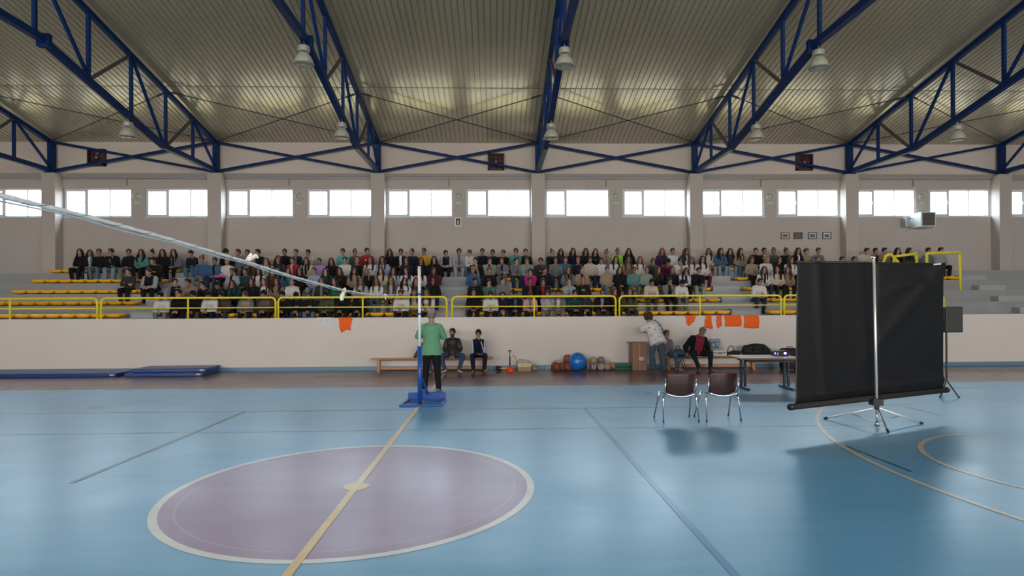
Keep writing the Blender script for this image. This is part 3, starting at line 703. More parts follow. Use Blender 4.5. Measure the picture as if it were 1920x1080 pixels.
# ---- seated poses (origin on the tread under the pelvis, seat top at z = .45)
def seated(lean=0.0, head_dz=0, yaw=0, pitch=0, roll=0, arms='A', knees=.12, turn=0, spread=.0):
    P = {}
    P['pelvis'] = (0, 0, .54)
    L1, L2 = .27, .25
    a1 = lean*.7; a2 = lean*1.25
    P['chest'] = Vector((0, -math.sin(a1)*L1+.0, .54+math.cos(a1)*L1))
    P['neck'] = P['chest']+Vector((0, -math.sin(a2)*L2, math.cos(a2)*L2))
    P['head'] = P['neck']+Vector((math.sin(roll)*.05, -.03-.10*math.sin(lean*.6), .155-.03*lean))
    P['yaw'] = yaw; P['pitch'] = pitch; P['roll'] = roll
    for s, k in ((-1, 'L'), (1, 'R')):
        P['hip'+k] = Vector((s*.085, -.02, .535)); P['kn'+k] = Vector((s*(knees+.02), -.42, .515)); P['an'+k] = Vector((s*(knees-.01), -.39+spread*s*.06, .095))
        P['fd'+k] = (s*.15, -1, 0)
    sl, sr = shoulders(P)
    kz = .59
    for s, k, sh in ((-1, 'L', sl), (1, 'R', sr)):
        if arms == 'A': P['el'+k] = sh+Vector((s*.075, -.03, -.245)); P['wr'+k] = Vector((s*.055, -.27, .625)); P['hd'+k] = (-s*.8, -.6, -.15)
        elif arms == 'U': P['el'+k] = sh+Vector((s*.06, .0, -.25)); P['wr'+k] = Vector((s*.12, -.26, .625)); P['hd'+k] = (-s*.1, -1, -.1)
        elif arms == 'F': P['el'+k] = Vector((s*.19, -.32, .62)); P['wr'+k] = Vector((s*.045, -.50, .60)); P['hd'+k] = (-s*.75, -.5, -.25)
        elif arms == 'X': P['el'+k] = sh+Vector((s*.06, -.08, -.24)); P['wr'+k] = Vector((-s*.06, P['chest'].y-.17+.025*s, P['chest'].z-.06+.02*s)); P['hd'+k] = (-s*1, .2, .1); P['hn'+k] = (0, 1, 0)
        elif arms == 'H':
            if s < 0: P['el'+k] = Vector((s*.12, -.30, .62)); P['wr'+k] = Vector((.02, -.38, .64)); P['hd'+k] = (1, -.1, 0)
            else:
                hd = P['head']; P['el'+k] = Vector((.11, -.33, .635)); P['wr'+k] = Vector(hd)+Vector((.03, -.10, -.175)); P['hd'+k] = (-.25, .2, 1); P['hn'+k] = (0, 1, 0)
        elif arms == 'M':          # holding something small in the lap
            P['el'+k] = sh+Vector((s*.05, -.04, -.25)); P['wr'+k] = Vector((s*.07, -.25, .68)); P['hd'+k] = (-s*.6, -.6, .3)
    return P
# ================================================================== PEOPLE IN THE STANDS
POSES = {
 'A0': seated(.12, arms='A'), 'A1': seated(.16, arms='A', yaw=.55, roll=.05), 'A2': seated(.10, arms='M', pitch=.35),
 'F0': seated(.62, arms='F', pitch=.10), 'F1': seated(.55, arms='F', yaw=.5, pitch=.1), 'F2': seated(.66, arms='F', pitch=.5),
 'H0': seated(.50, arms='H', pitch=.12, yaw=-.12, roll=.06), 'X0': seated(.14, arms='X'), 'U0': seated(.06, arms='U', yaw=-.2, knees=.15),
}
BODY, TOPM, TROU = {}, {}, {}
for k, P in POSES.items():
    BODY[k] = fig_body(P, 'body_'+k, w=1.07); TROU[k] = fig_trousers(P, 'trousers_'+k, w=1.05)
    TOPM[k, 's'] = fig_top(P, 'sweater_'+k, w=1.07, loose=.020); TOPM[k, 'h'] = fig_top(P, 'hoodie_'+k, w=1.07, loose=.027, hood=1)
    TOPM[k, 'j'] = fig_top(P, 'jacket_'+k, w=1.07, loose=.028, puff=.006, collar=1, bottom=-.05); TOPM[k, 't'] = fig_top(P, 'shirt_'+k, w=1.07, loose=.018, short=1)
SHOE = {s: fig_shoe((0, 0, .095), (s*.15, -1, 0), 'shoe_mesh', [None, None]) for s in (-1, 1)}
HAIR = {}
for k in 'SLWBPCRK':
    HAIR[k] = [fig_hair(k, 'hair_'+k, seed=q) for q in ((1, 5) if k in 'SLW' else (3,))]
HSK = fig_hair('S', 'hair_under_cap')
CLR = {'black': (.010, .011, .014), 'navy': (.012, .018, .042), 'dark grey': (.035, .038, .045), 'grey': (.17, .18, .20), 'light grey': (.36, .37, .40), 'white': (.66, .65, .66), 'cream': (.55, .48, .38), 'beige': (.34, .26, .19), 'tan': (.27, .18, .12), 'brown': (.09, .055, .035), 'taupe': (.14, .12, .11), 'green': (.07, .18, .13), 'dark green': (.018, .06, .055), 'emerald': (.015, .16, .09), 'sage': (.26, .32, .28), 'teal': (.10, .26, .27), 'turquoise': (.08, .42, .46), 'blue': (.05, .12, .25), 'light blue': (.30, .38, .52), 'denim': (.06, .13, .24), 'lilac': (.38, .26, .52), 'red': (.34, .02, .035), 'maroon': (.10, .015, .035), 'pink': (.55, .03, .22), 'pale pink': (.52, .36, .42), 'yellow': (.62, .32, .03), 'neon green': (.30, .72, .04), 'olive': (.07, .075, .05), 'jeans': (.085, .16, .25), 'light jeans': (.20, .30, .38), 'dark jeans': (.02, .04, .085), 'dark purple': (.035, .02, .06), 'magenta': (.30, .02, .14)}
def cloth(n): return mat('cloth_'+n.replace(' ', '_'), tuple(c*.86 for c in CLR[n]), 0.85, var=.18, scale=9, bump=.35, bscale=14, spec=.2)
SKIN = [mat('skin_%d' % i, c, .5, var=.07, scale=10, spec=.35) for i, c in enumerate(((.37, .19, .135), (.31, .155, .11), (.41, .235, .175), (.26, .125, .085)))]
LIP = mat('lips', (.27, .09, .075), .5); HC_ = {'k': (.008, .007, .007), 'd': (.022, .013, .010), 'b': (.06, .03, .018), 'a': (.10, .035, .02), 'y': (.26, .16, .08), 'g': (.16, .15, .14)}
HM = {k: mat('hair_'+k, c, .6, var=.35, scale=25, bump=.4, bscale=70, aniso=(3, 3, .5), spec=.22) for k, c in HC_.items()}
M_eye = mat('eye_and_brow', (.02, .012, .01), .4); M_sole = mat('shoe_sole', (.6, .6, .58), .6)
M_gls = mat('spectacle_frame', (.01, .01, .01), .3)
def glasses_mesh():
    m = MB()
    for s in (-1, 1): m.tube([(s*.031+.022*math.cos(a), -.100-.002*math.cos(a), .008+.017*math.sin(a)) for a in [2*PI*i/12 for i in range(13)]], .0028, 6)
    m.tube([(-.01, -.101, .012), (.01, -.101, .012)], .0025, 6)
    for s in (-1, 1): m.tube([(s*.053, -.098, .012), (s*.074, -.05, .012), (s*.075, .01, .01)], .0022, 6)
    return m.mesh('spectacles', [M_gls], True)
GLS = glasses_mesh()
def part(name, me, par, mats, M=None):
    o = bpy.data.objects.new(name, me); COL.objects.link(o); o.parent = par
    for i, mm in enumerate(mats):
        if i < len(o.material_slots): o.material_slots[i].link = 'OBJECT'; o.material_slots[i].material = mm
    if M: o.matrix_local = M
    return o
HP = {'S': 'short-haired', 'L': 'long-haired', 'W': 'long wavy-haired', 'B': 'bun-haired', 'P': 'ponytailed', 'C': 'curly-haired', 'K': 'capped', 'R': 'balding'}
HCN = {'k': 'black', 'd': 'dark', 'b': 'brown', 'a': 'auburn', 'y': 'blond', 'g': 'grey'}
TK = {'s': 'sweater', 'h': 'hoodie', 'j': 'jacket', 't': 'T-shirt'}
# block @x0: a photo crop whose left edge is x0 (6.75x), then: row cropx cropy hair+colour kind colour [i:inner p:print s:sleeve] / trousers / pose flags
CROWD = '''
@150
5 4 120 Lk s black / black A0 g1
5 125 135 Ld j teal i:white / dark jeans A1
5 210 115 Sd s black / jeans A1 G
5 375 100 Sd j black i:white / light jeans H0 G
5 610 120 Sk h black / grey A1
5 770 130 Wd j teal / black A0
5 900 130 Bk s black / black A1 m
5 1040 130 Ld s black / black A0
5 1180 125 Lk h grey i:black / black A0
5 1400 140 Kk s navy / jeans H0
4 925 200 Kk h black p:yellow / dark jeans F0
4 1535 190 Bb s blue / grey A0
3 600 380 Sk s dark grey / black X0
3 850 350 Sd j black s:light grey / black F0
2 1180 480 Sd h black s:grey / black F1
2 1375 480 Sk h tan / black F0
2 1545 535 Sk s black / black F0 G
1 1000 665 Sk h white / grey F2
1 1245 600 Sk h black / black F0 G
1 1435 640 Sk j black / olive F2
@380
5 290 105 Kk j black / black F2
5 465 130 Sd s grey / grey A1 m
5 530 140 Sk s light grey / black A0
5 695 125 Sd t black / black A1 m
5 1030 120 Sk j black / black A0 m
5 1175 130 Sd j navy i:grey / black A0
5 1320 125 Sk s cream / grey H0 G
4 150 225 Sd j denim i:black / dark jeans A0
4 300 245 Sy s white / black A0
4 640 260 Ld s brown / black A1
4 790 225 Lb s white / black H0 m
4 950 195 Ld h dark grey p:light grey / black A1
4 1135 215 Sd j red i:pale pink / black A0
4 1310 225 Lk j cream i:black / grey A0
4 1470 240 Sb s lilac / black A0
3 370 375 Sb j light grey i:black / light grey A0
3 535 380 Sd s dark green / black A0
3 705 400 Lk s white / black A0
3 880 385 Ld s brown / black A0
3 1070 385 Ld j denim i:emerald / jeans A1
3 1225 380 Lk s black / black A0
3 1405 365 Sb s light blue / light jeans A0
3 1550 360 Ld s dark green / black H0
2 170 530 Kk j black / black F2
2 375 535 Wd j dark green / black H0 m
2 610 525 Ld s black / black A0
2 765 495 Lb s white s:navy / jeans A0
2 930 490 Wd s tan / black A0
2 1120 505 Pk s white / black A0
2 1505 500 Lb j dark grey i:grey / grey A0
1 75 640 Kk h white / black F2
1 235 660 Sk j brown / dark jeans F2
1 515 660 Sb j beige s:grey / black F1 m
1 785 630 Sk j taupe s:brown / black F2
1 1000 645 Sk s black / black F2
1 1160 670 Kk h black p:light grey / dark jeans F2
1 1340 675 Sd h black p:white / jeans F0
1 1560 655 Sk h olive p:grey / black F2
@600
5 285 115 Sk t turquoise p:white / black A0
5 440 135 Bk s olive / black A1
5 590 105 Sk h red p:white / black A1
5 880 155 Ld s black / black A0
5 1020 140 Sk j black i:white / black A0
5 1165 135 Bk s navy / black A1 m
5 1315 105 Sb s yellow / black A0 G
5 1600 150 Sk j navy s:light grey / black F1
4 140 240 Ld s black / black A0
4 310 215 Sd s white p:neon green / black A0
4 465 230 Ry s black / black A0
4 630 215 Ld s white p:red / black A0
4 790 205 Ld j light blue i:grey / jeans A0
4 1090 230 Ld s navy / black A0
4 1275 230 Lk s black / black A0
4 1440 205 Lk h black p:light grey / black A0
3 250 385 Ld s black p:red / black A0
3 425 370 Lk s beige / black A1
3 585 385 Ly s black / black A0
3 770 370 Ld s cream / black A0
3 920 360 Ld s light grey / light jeans A1
3 1090 370 Lk s white / black A1 m
3 1265 365 Lk s white i:black / black A1 m
3 1435 390 Ld h maroon / black A1
2 180 495 Wd s emerald / black A0
2 510 485 Lb h light grey / jeans A0
2 715 490 Lb s white / jeans A0
2 895 475 Lb j taupe i:light grey / taupe A0
2 1060 495 Lk s white p:black / grey A1
2 1210 510 Ld s dark grey / black A0
2 1425 485 Lk j black / dark jeans A0 G
1 285 635 Sk h black / black F0
1 500 640 Sk h black / black F1
1 1030 625 Sd j white p:turquoise / black F0
1 1190 640 Ld s cream / brown A0
1 1360 620 Lb s white p:tan / black F0
@820
5 260 100 Sd s light grey i:taupe / light grey F0
5 400 135 Sd j white / jeans H0 G
5 570 130 Sk s black / black A0
5 690 125 Sk h black / black H0
5 840 135 Sd s black / black H0
5 985 105 Sd h teal / black H0
5 1115 125 Sk j black / black A0 m
5 1450 150 Bk s black / black H0 m
5 1560 140 Lk j dark grey / black A0
4 495 215 Sk t black / black H0
4 655 210 Sk h sage i:black / grey H0
4 820 225 Sd h grey i:navy / grey X0
4 990 220 Sk s grey / dark jeans H0 m
4 1135 205 Sd s sage / dark jeans H0 G
4 1320 220 Sk h dark grey p:light grey / black F0
4 1500 215 Sk s grey / dark jeans A0
3 455 340 Sy s blue / grey A1 m
3 655 350 Sb s black / black A0
3 1190 385 Sk h pink / black H0
3 1355 385 Sd s black / dark jeans A1
2 480 510 Kk s black / black A1
2 650 535 Sk s green / black H0 m
2 825 475 Sk h grey / dark jeans A1 G
2 1170 505 Sk j black i:red / black A0
2 1335 485 Sd h black i:red / black F0
1 460 630 Sk t black / black A0
1 675 655 Sd j white p:brown / black F2
1 825 680 Sk j navy / dark jeans F0
1 1000 680 Kk j black i:blue / black F1
1 1180 680 Sb j pale pink i:grey / black F2
1 1400 680 Sd j light grey i:white / grey H0
1 1545 615 Kk j grey i:white / grey F0
@1040
5 228 110 Lk h navy / black A0
5 390 115 Ld s black / black A0
5 515 140 Lk s black p:blue / black A0
5 655 140 Bb s beige / grey H0
5 795 135 Bb s neon green / black A0
5 940 135 Wk j black / black A0
5 1360 125 La s dark purple / black A0
5 1495 110 Sb s white / black A0
4 135 205 Sd j blue s:emerald / dark jeans A0
4 300 220 Bb s navy / black A0
4 450 215 Sk h cream / dark jeans A0
4 590 230 Sk h white / dark jeans A0
4 770 205 Ld s white / jeans A0
4 935 215 Lb s tan / magenta A0
4 1080 215 La s white / dark jeans A0
4 1260 270 Bb j dark green / dark jeans F1
4 1450 240 Kk s maroon / black F2
4 1580 230 Sk t white p:grey / black H0 G
3 175 350 Lb j grey i:black / grey A0
3 350 345 Bk j beige i:black / black A1
3 665 335 Kd h beige / jeans A0
3 820 360 Ld j black / black A0
3 1010 370 Sb j teal i:grey / grey A0
3 1165 360 Pd s sage / black A1 m
3 1310 340 Lb s black / black A1
3 1490 350 Bd h black / black A0
2 195 500 Bb h light grey / black H0
2 365 500 Bb h black p:light grey / black A0
2 1235 495 Sk h cream / olive F2
2 1450 480 Sk h grey i:black / black H0
1 245 630 Sk s dark green / black F0
1 385 665 Kk h dark grey p:grey / black F2
1 605 630 Bd j black i:lilac / dark grey F0
1 755 630 Lb s black / black A1
1 950 635 Lk j olive / dark grey A0
@1260
5 175 130 Lb j dark grey i:white / black A1
5 465 150 Lb j cream / beige A1 m
5 620 120 Ld j denim / light jeans A1
5 740 140 Wd j dark grey / light jeans A0
5 870 135 Ld s beige i:grey / jeans A1
5 1075 135 Kk j black / black A1 m
5 1155 105 Sd s black / black A0
5 1290 110 Bb s olive / black A0
5 1455 120 Bd s black / black A1
5 1605 120 Ld s black i:white / black A0
4 245 235 La s white / grey A0
4 385 205 Lk s white / maroon A0
4 1015 220 Sb s beige / black A0
4 1200 200 Cy s white / black A1
4 1360 240 Lk s black / black A0
4 1510 220 Lb s white / black A1
3 175 360 Lk s white i:black / black H0 G
3 335 350 Sd j black / sage H0
3 1170 360 Ld s white i:black / dark jeans A0
3 1345 370 Lk s cream / black A1 m
3 1475 360 Lb s tan / black A1 m
2 130 515 Kk h white / grey F2
2 1135 490 Sd h white / dark jeans F0 G
@1530
5 -125 185 Kb s beige / black A1
5 35 175 Sb s grey / black A0
5 680 165 Sk h cream / black F0
5 740 200 Sk s black / black A0
5 870 185 Sk s tan / black A0
5 1035 205 Wk s black / black A0
5 1185 200 Ld s olive / black A1
5 1430 205 Sd s grey / black A0
5 1590 170 Sk s light grey / black A0
4 25 265 Kb s tan / black A0
4 335 310 Sk s black / black A0
4 490 300 Sk s brown / black A0
'''
RN = {1: 'front row', 2: 'second row', 3: 'middle row', 4: 'fourth row', 5: 'back row'}
def bay(x):
    b = ['left of first pillar', 'between first and second pillars', 'between second and third pillars', 'between third and fourth pillars', 'between fourth and fifth pillars', 'right of fifth pillar']
    return b[sum(x > p for p in (401, 708, 1009, 1306, 1597))]
people = []; x0 = 0
HEADZ = {}; HEADY = {}
for k, P in POSES.items():
    H = headmat(P); HEADZ[k] = (H @ Vector((0, .0, .135))).z; HEADY[k] = (H @ Vector((0, -.02, .0))).y; 
def rowy(n): return R0+RP*(n-1)+.24
for ln in CROWD.strip().split('\n'):
    if ln[0] == '@': x0 = int(ln[1:]); continue
    a, tr, c = None, None, None
    left, right = ln.split(' / ')
    tk = left.split(' '); row = int(tk[0]); cx, cy = float(tk[1]), float(tk[2]); hk, hc = tk[3][0], tk[3][1]; kind = tk[4]
    rest = ' '.join(tk[5:]); ex = {}
    for key in (' i:', ' p:', ' s:'):
        if key in rest:
            base, v = rest.split(key, 1); rest = base; ex[key[1]] = v
    rt = right.split(' '); fl = [q for q in rt if q in ('G', 'm', 'g1')]; rt = [q for q in rt if q not in ('G', 'm', 'g1')]
    people.append(dict(row=row, u=x0+cx/6.75, v=(440 if x0 == 1530 else 450)+cy/6.75, hk=hk, hc=hc, kind=kind, col=rest, ex=ex, tr=' '.join(rt[:-1]), pose=rt[-1], G='G' in fl, mir='m' in fl))
def desc(p):
    ex = p['ex']; s = '%s person in %s %s' % (('dark-capped' if p['hk'] == 'K' else HP[p['hk']]) if p['hk'] != 'L' else 'long %s-haired' % HCN[p['hc']], p['col'], TK[p['kind']])
    if 'i' in ex: s += ' over '+ex['i']
    elif 'p' in ex: s += ' with '+ex['p']+' print'
    elif 's' in ex: s += ' with '+ex['s']+' sleeves'
    if p['hk'] == 'S' and p['hc'] in 'yb': s = s.replace('short-haired', 'short %s-haired' % HCN[p['hc']])
    return s
cnt = {}
for p in people:
    p['key'] = (desc(p), p['row'], bay(p['u'])); cnt.setdefault(p['key'], []).append(p)
PD = {'H0': 'hand at chin', 'X0': 'arms crossed', 'F0': 'leaning forward', 'F1': 'leaning forward', 'F2': 'head bowed', 'A1': 'turned sideways'}
for key, L in cnt.items():
    L.sort(key=lambda p: p['u'])
    for i, p in enumerate(L):
        s = '%s, %s %s' % (key[0], RN[key[1]], key[2])
        if len(L) == 2: s = ('left ', 'right ')[i]+s
        elif len(L) > 2: s = ('leftmost ' if i == 0 else 'rightmost ' if i == len(L)-1 else ORD[i]+' ')+s
        while len(s.split()) > 16: s = s.replace(' person in ', ' in ', 1) if ' person in ' in s else s.replace('between ', '', 1) if 'between' in s else ' '.join(s.split()[:16])
        if len(s.split()) <= 13 and len(L) == 1 and p['pose'] in PD and p['pose'] not in ('A1', 'F1'): s = s.replace(', ', ', '+PD[p['pose']]+', ', 1)
        p['label'] = s
rng = random.Random(3)
def occupant(p, i):
    k = p['pose']; n = p['row']; y0 = rowy(n)+p['dy']
    tz = tread(n-1); hy = y0+HEADY[k]
    w = at(p['u'], p['v'], hy)
    sc = (w.z-tz)/HEADZ[k]; sc = max(.90, min(1.07, sc))
    hx = POSES[k]['head'].x*(-1 if p['mir'] else 1)
    body = part('person', BODY[k], None, [SKIN[rng.choice((0, 0, 1, 2, 3, 1))], M_eye, LIP])
    seat_z = tz+.45
    shift = p['x']-at(p['u'], p['v'], rowy(n)).x
    body.location = (w.x-hx*sc+shift, y0, seat_z-.45*sc); body.scale = ((-sc if p['mir'] else sc), sc, sc)
    body.rotation_euler = (0, 0, rng.uniform(-.12, .12))
    tag(body, p['label'], 'person', 'spectators seated in the stands')
    H = headmat(POSES[k])
    hm = HAIR[p['hk']]; hm = hm[i % len(hm)]
    if p['hk'] == 'K':
        part('cap', hm, body, [cloth('black' if p['hc'] == 'k' else 'grey')], H); part('hair', HSK, body, [HM['d']], H @ Matrix.Scale(.985, 4))
    else: part('hair', hm, body, [HM[p['hc']]], H)
    c = cloth(p['col']); ex = p['ex']
    inner = cloth(ex['i']) if 'i' in ex else c; pr = cloth(ex['p']) if 'p' in ex else c; mid = cloth(ex['p']) if 'p' in ex else inner; sl = cloth(ex['s']) if 's' in ex else c
    part(TK[p['kind']].lower().replace('-', '_'), TOPM[k, p['kind']], body, [c, inner, pr, sl, mid])
    part('trousers', TROU[k], body, [cloth(p['tr'])])
    sm = cloth(rng.choice(('white', 'black', 'black', 'light grey', 'white', 'dark grey')))
    for s, kk in ((-1, 'L'), (1, 'R')):
        a = POSES[k]['an'+kk]; part('shoe', SHOE[s], body, [sm, M_sole], Matrix.Translation((a.x, a.y, 0)))
    if p['G']: part('spectacles', GLS, body, [M_gls], H)
    return body
for n in range(1, 6):                       # neighbours closer than a seat: one sits a little further back
    L = sorted([p for p in people if p['row'] == n], key=lambda p: p['u'])
    for p in L: p['x'] = at(p['u'], p['v'], rowy(n)).x; p['dy'] = 0.0
    for a, b in zip(L, L[1:]):
        g = b['x']-a['x']
        if g < .40 and a['dy'] <= .02: b['dy'] = .10; a['dy'] = -.06 if a['dy'] == 0 else a['dy']
    for it in range(12):
        for a, b in zip(L, L[1:]):
            g = b['x']-a['x']; need = .33
            if g < need: a['x'] -= (need-g)*.3; b['x'] += (need-g)*.3
for i, p in enumerate(people): occupant(p, i)
# ---- seats
M_seat = mat('seat_yellow', (0.96, 0.47, 0.010), 0.28, var=.05, scale=5)
def seat0():
    t = thing('stadium_seat', (0, 0, 0), '', 'seat', None)
    def rp(a, sx, sy): # rounded rectangle outline
        c, s = math.cos(a), math.sin(a); e = .42
        return math.copysign(abs(c)**e, c)*sx, math.copysign(abs(s)**e, s)*sy
    m = MB(); n = 36; secs = [(.135, .135, .022), (.195, .180, .050), (.216, .200, .105), (.220, .205, .138), (.207, .190, .136), (.17, .155, .090), (.11, .10, .066), (.03, .03, .060)]
    vs = []; fs = []
    for sx, sy, z in secs:
        for k in range(n):
            x, y = rp(2*PI*k/n, sx, sy); zz = z
            if z > .1: zz = z-.030*math.exp(-((x)/.13)**2)*(y < -.1)
            vs.append((x, y, zz))
    for i in range(len(secs)-1):
        for k in range(n): k2 = (k+1) % n; fs.append((i*n+k, i*n+k2, (i+1)*n+k2, (i+1)*n+k))
    fs.append(tuple(range(n-1, -1, -1))); fs.append(tuple((len(secs)-1)*n+k for k in range(n)))
    m.add(vs, fs); m.build('seat_shell', M_seat, t, smooth=True)
    m = MB(); m.box(-.06, .06, -.10, .10, 0, .032); m.build('mounting_foot', M_black, t)
    return t
s0 = seat0(); first = True
blocks = [(-16.2, -11.35, 'left of the left aisle', -1), (-10.3, -1.92, 'between the left and middle aisles', 1), (-.88, 7.5, 'between the middle and right aisles', 1), (8.55, 11.9, 'right of the right aisle', 1)]
occ = {n: [at(p['u'], p['v'], rowy(n)+HEADY[p['pose']]).x for p in people if p['row'] == n] for n in range(1, 6)}
for n in range(1, 6):
    for a, b, w, d in blocks:
        if a > 8 and n >= 4: b = 16.85
        nn = int((b-a)/.45); off = (b-a-nn*.45)/2 if a < 8 else 0
        for i in range(nn):
            x = (a+off+.225+.45*i)
            if d < 0: x = b-.225-.45*i
            loc = (x, R0+RP*(n-1)+.22, tread(n))
            taken = any(abs(q-x) < .26 for q in occ[n])
            lab = 'yellow plastic seat %s, %s, %s' % ('under a spectator' if taken else 'left empty', RN[n], w)
            g = 'yellow seats '+RN[n]+' '+w+(' taken' if taken else ' empty')
            if first: s0.location = loc; s0['label'] = lab; s0['group'] = g; first = False
            else: dup(s0, loc, label=lab, group=g)
# ================================================================== RAILINGS ON THE LOW WALL
def railing(x0, x1, mid, y, z0, lab, zt=2.15, zm=1.855):
    t = thing('safety_railing', ((x0+x1)/2, y, z0), lab, 'railing', 'yellow railings along the low wall')
    cx = (x0+x1)/2; q = lambda x, z: (x-cx, 0, z-z0)
    r = .13; pts = [q(x0, z0)]
    pts += [q(x0+r-r*math.cos(a), zt-r+r*math.sin(a)) for a in [PI/2*i/6 for i in range(7)]]
    pts += [q(x1-r+r*math.sin(a), zt-r+r*math.cos(a)) for a in [PI/2*i/6 for i in range(7)]]+[q(x1, z0)]
    m = MB(); m.tube(pts, .030, 10); m.build('frame_tube', M_yel, t, smooth=True)
    m = MB(); m.tube([q(x0, zm), q(x1, zm)], .019, 8); m.build('mid_rail', M_yel, t, smooth=True)
    if mid is not None: m = MB(); m.tube([q(mid, z0), q(mid, zt)], .027, 8); m.build('post', M_yel, t, smooth=True)
    for x in (x0, x1)+((mid,) if mid is not None else ()): m = MB(); m.lathe([(.05, 0), (.05, .008)], 14, M=Matrix.Translation(q(x, z0))); m.build('base_flange', M_yel, t)
YRL = YP+.08
for a, b, c, lab in ((-16.55, -11.57, -14.05, 'yellow tube railing at the far left end of the low wall'), (-11.46, -6.44, -8.97, 'yellow tube railing above the blue gym mats'), (-6.36, -1.43, -3.9, 'yellow tube railing behind the volleyball post'), (-1.27, 3.60, 1.16, 'yellow tube railing in the centre, above the gym ball'), (3.71, 8.60, 6.14, 'yellow tube railing above the orange vests'), (8.70, 13.6, 11.2, 'yellow tube railing mostly hidden behind the projection screen')):
    railing(a, b, c, YRL, ZP, lab)
def rail_piece(pts, lab, legs):
    o = pts[0]; t = thing('stair_railing', o, lab, 'railing', 'yellow railings by the right exit')
    m = MB(); m.tube([Vector(p)-Vector(o) for p in pts], .045, 10); m.build('handrail', M_yel, t, smooth=True)
    for p, z in legs: m = MB(); p = Vector(p)-Vector(o); m.tube([p, (p.x, p.y, z-o[2])], .04, 8); m.build('post', M_yel, t, smooth=True)
YX = 19.7
a1 = at(1657, 490, YX); a2 = at(1661, 480, YX); a3 = at(1668, 477, YX); a4 = at(1684, 492, 19.0)
rail_piece([tuple(a1), tuple(a2), tuple(a3), tuple(at(1672, 478, YX)), tuple(a4)], 'short yellow handrail with a rounded end above the screen top', [(a1, tread(3)), (a4, tread(2))])
b1 = at(1676, 481, YX+.3); b2 = at(1719, 475.5, YX+.3)
rail_piece([tuple(b1), tuple(b2)], 'yellow handrail sloping up to a square post above the screen', [(b2, tread(3)), (b1, tread(3))])
c1 = at(1740, 475, YX-.1); c2 = at(1800, 474, YX-.1); c3 = at(1738, 477, YX-.1)
rail_piece([tuple(c3), tuple(c1), tuple(c2)], 'yellow handrail at the right edge, above the screen corner', [(c3, tread(3)), (c2, tread(3))])
# ================================================================== NET, POSTS
def vpost(loc, lab, rz=0):
    t = thing('volleyball_post', loc, lab, 'net post', 'volleyball posts', rz)
    m = MB(); m.tube([(0, 0, .02), (0, 0, 1.10)], .042, 16); m.build('lower_sleeve', M_blue2, t, smooth=True)
    m = MB(); m.tube([(0, 0, 1.08), (0, 0, 2.58)], .027, 14); m.build('upper_tube', M_white, t, smooth=True)
    for z in (1.70, 2.06): m = MB(); m.lathe([(.034, z-.02), (.034, z+.02)], 14); m.build('band', M_blue2, t)
    m = MB()
    m.beam((-.34, -.12, .02), (.40, -.12, .02), .05, .04); m.beam((-.34, -.14, .02), (-.30, .62, .02), .05, .04); m.beam((.40, -.14, .02), (.40, .62, .02), .05, .04); m.beam((-.32, .60, .02), (.42, .60, .02), .05, .04)
    m.build('base_frame', M_blue2, t, bevel=.005)
    m = MB(); m.box(-.29, .43, .47, .62, .045, .17); m.build('weight_box', M_blue2, t, bevel=.008)
    m = MB(); m.beam((.02, .02, .55), (.10, .55, .08), .035, .035); m.build('brace', M_blue2, t)
    m = MB(); m.tube([(0, -.03, 2.06), (0, -.07, 2.10), (0, -.05, 2.13)], .006, 6); m.tube([(0, 0, 2.56), (0, -.05, 2.55)], .012, 8); m.build('hook', M_steel, t)
    return t
M_blue2 = mat('post_blue', (0.008, 0.07, 0.33), .35)
vp = vpost((-1.40, 10.90, 0), 'blue and white volleyball post standing behind the centre circle')
dup(vp, (-1.40, .93, 0), label='volleyball post at the near end of the net, beyond the left edge')
NP = [(.97, 2.12), (2.02, 2.11), (2.49, 2.095), (2.96, 2.075), (3.39, 2.055), (4.11, 2.015), (5.48, 1.965), (6.5, 1.955), (7.44, 1.965), (9.0, 2.02), (10.83, 2.11)]
def nz(y):
    for (a, za), (b, zb) in zip(NP, NP[1:]):
        if a <= y <= b: t = (y-a)/(b-a); return za+(zb-za)*t
    return 2.1
t = thing('volleyball_net', (-1.40, 5.9, 1.96), 'rolled-up white volleyball net slung from the left edge to the post', 'net')
off = Vector((1.40, -5.9, -1.96))
ys = [.97+(10.83-.97)*i/400 for i in range(401)]
thick = lambda y: .0030+.0048*max(0, min(1, (8.5-y)/2.2))
m = MB(); m.tube([Vector((-1.40, y, nz(y)))+off for y in ys], [thick(y)*(1+.10*math.sin(y*37)+.08*math.sin(y*91)) for y in ys], 10); m.build('rolled_netting', mat('net_white', (.86, .85, .82), .8, var=.12, scale=60, bump=.3, bscale=120), t, smooth=True)
m = MB(); m.tube([Vector((-1.40+thick(y)*1.15*math.cos(y*34), y, nz(y)+thick(y)*1.15*math.sin(y*34)))+off for y in ys if y < 9], .0012, 6); m.build('lacing_cord', mat('cord_dark', (.22, .26, .30), .8), t, smooth=True)
m = MB(); m.tube([Vector((-1.395, y, nz(y)-.008-thick(y)-.003*math.sin(y*9)))+off for y in ys if y < 8.5], .003, 6); m.build('bottom_cord', mat('cord_pale', (.60, .62, .60), .8), t, smooth=True)
M_rag = mat('rag_white', (.72, .70, .60), .9, var=.2, scale=40, bump=.6)
def blob(name, parts, M, par=None, voxel=.01, sm=2):
    mm = MB()
    for p in parts:
        if p[0] == 'b': mm.ball(p[1], p[2], 14)
        else: capsule(mm, p[1], p[2], p[3], p[4])
    me = remesh(mm, name, voxel, [M], sm); o = bpy.data.objects.new(name, me); COL.objects.link(o)
    if par: o.parent = par
    return o
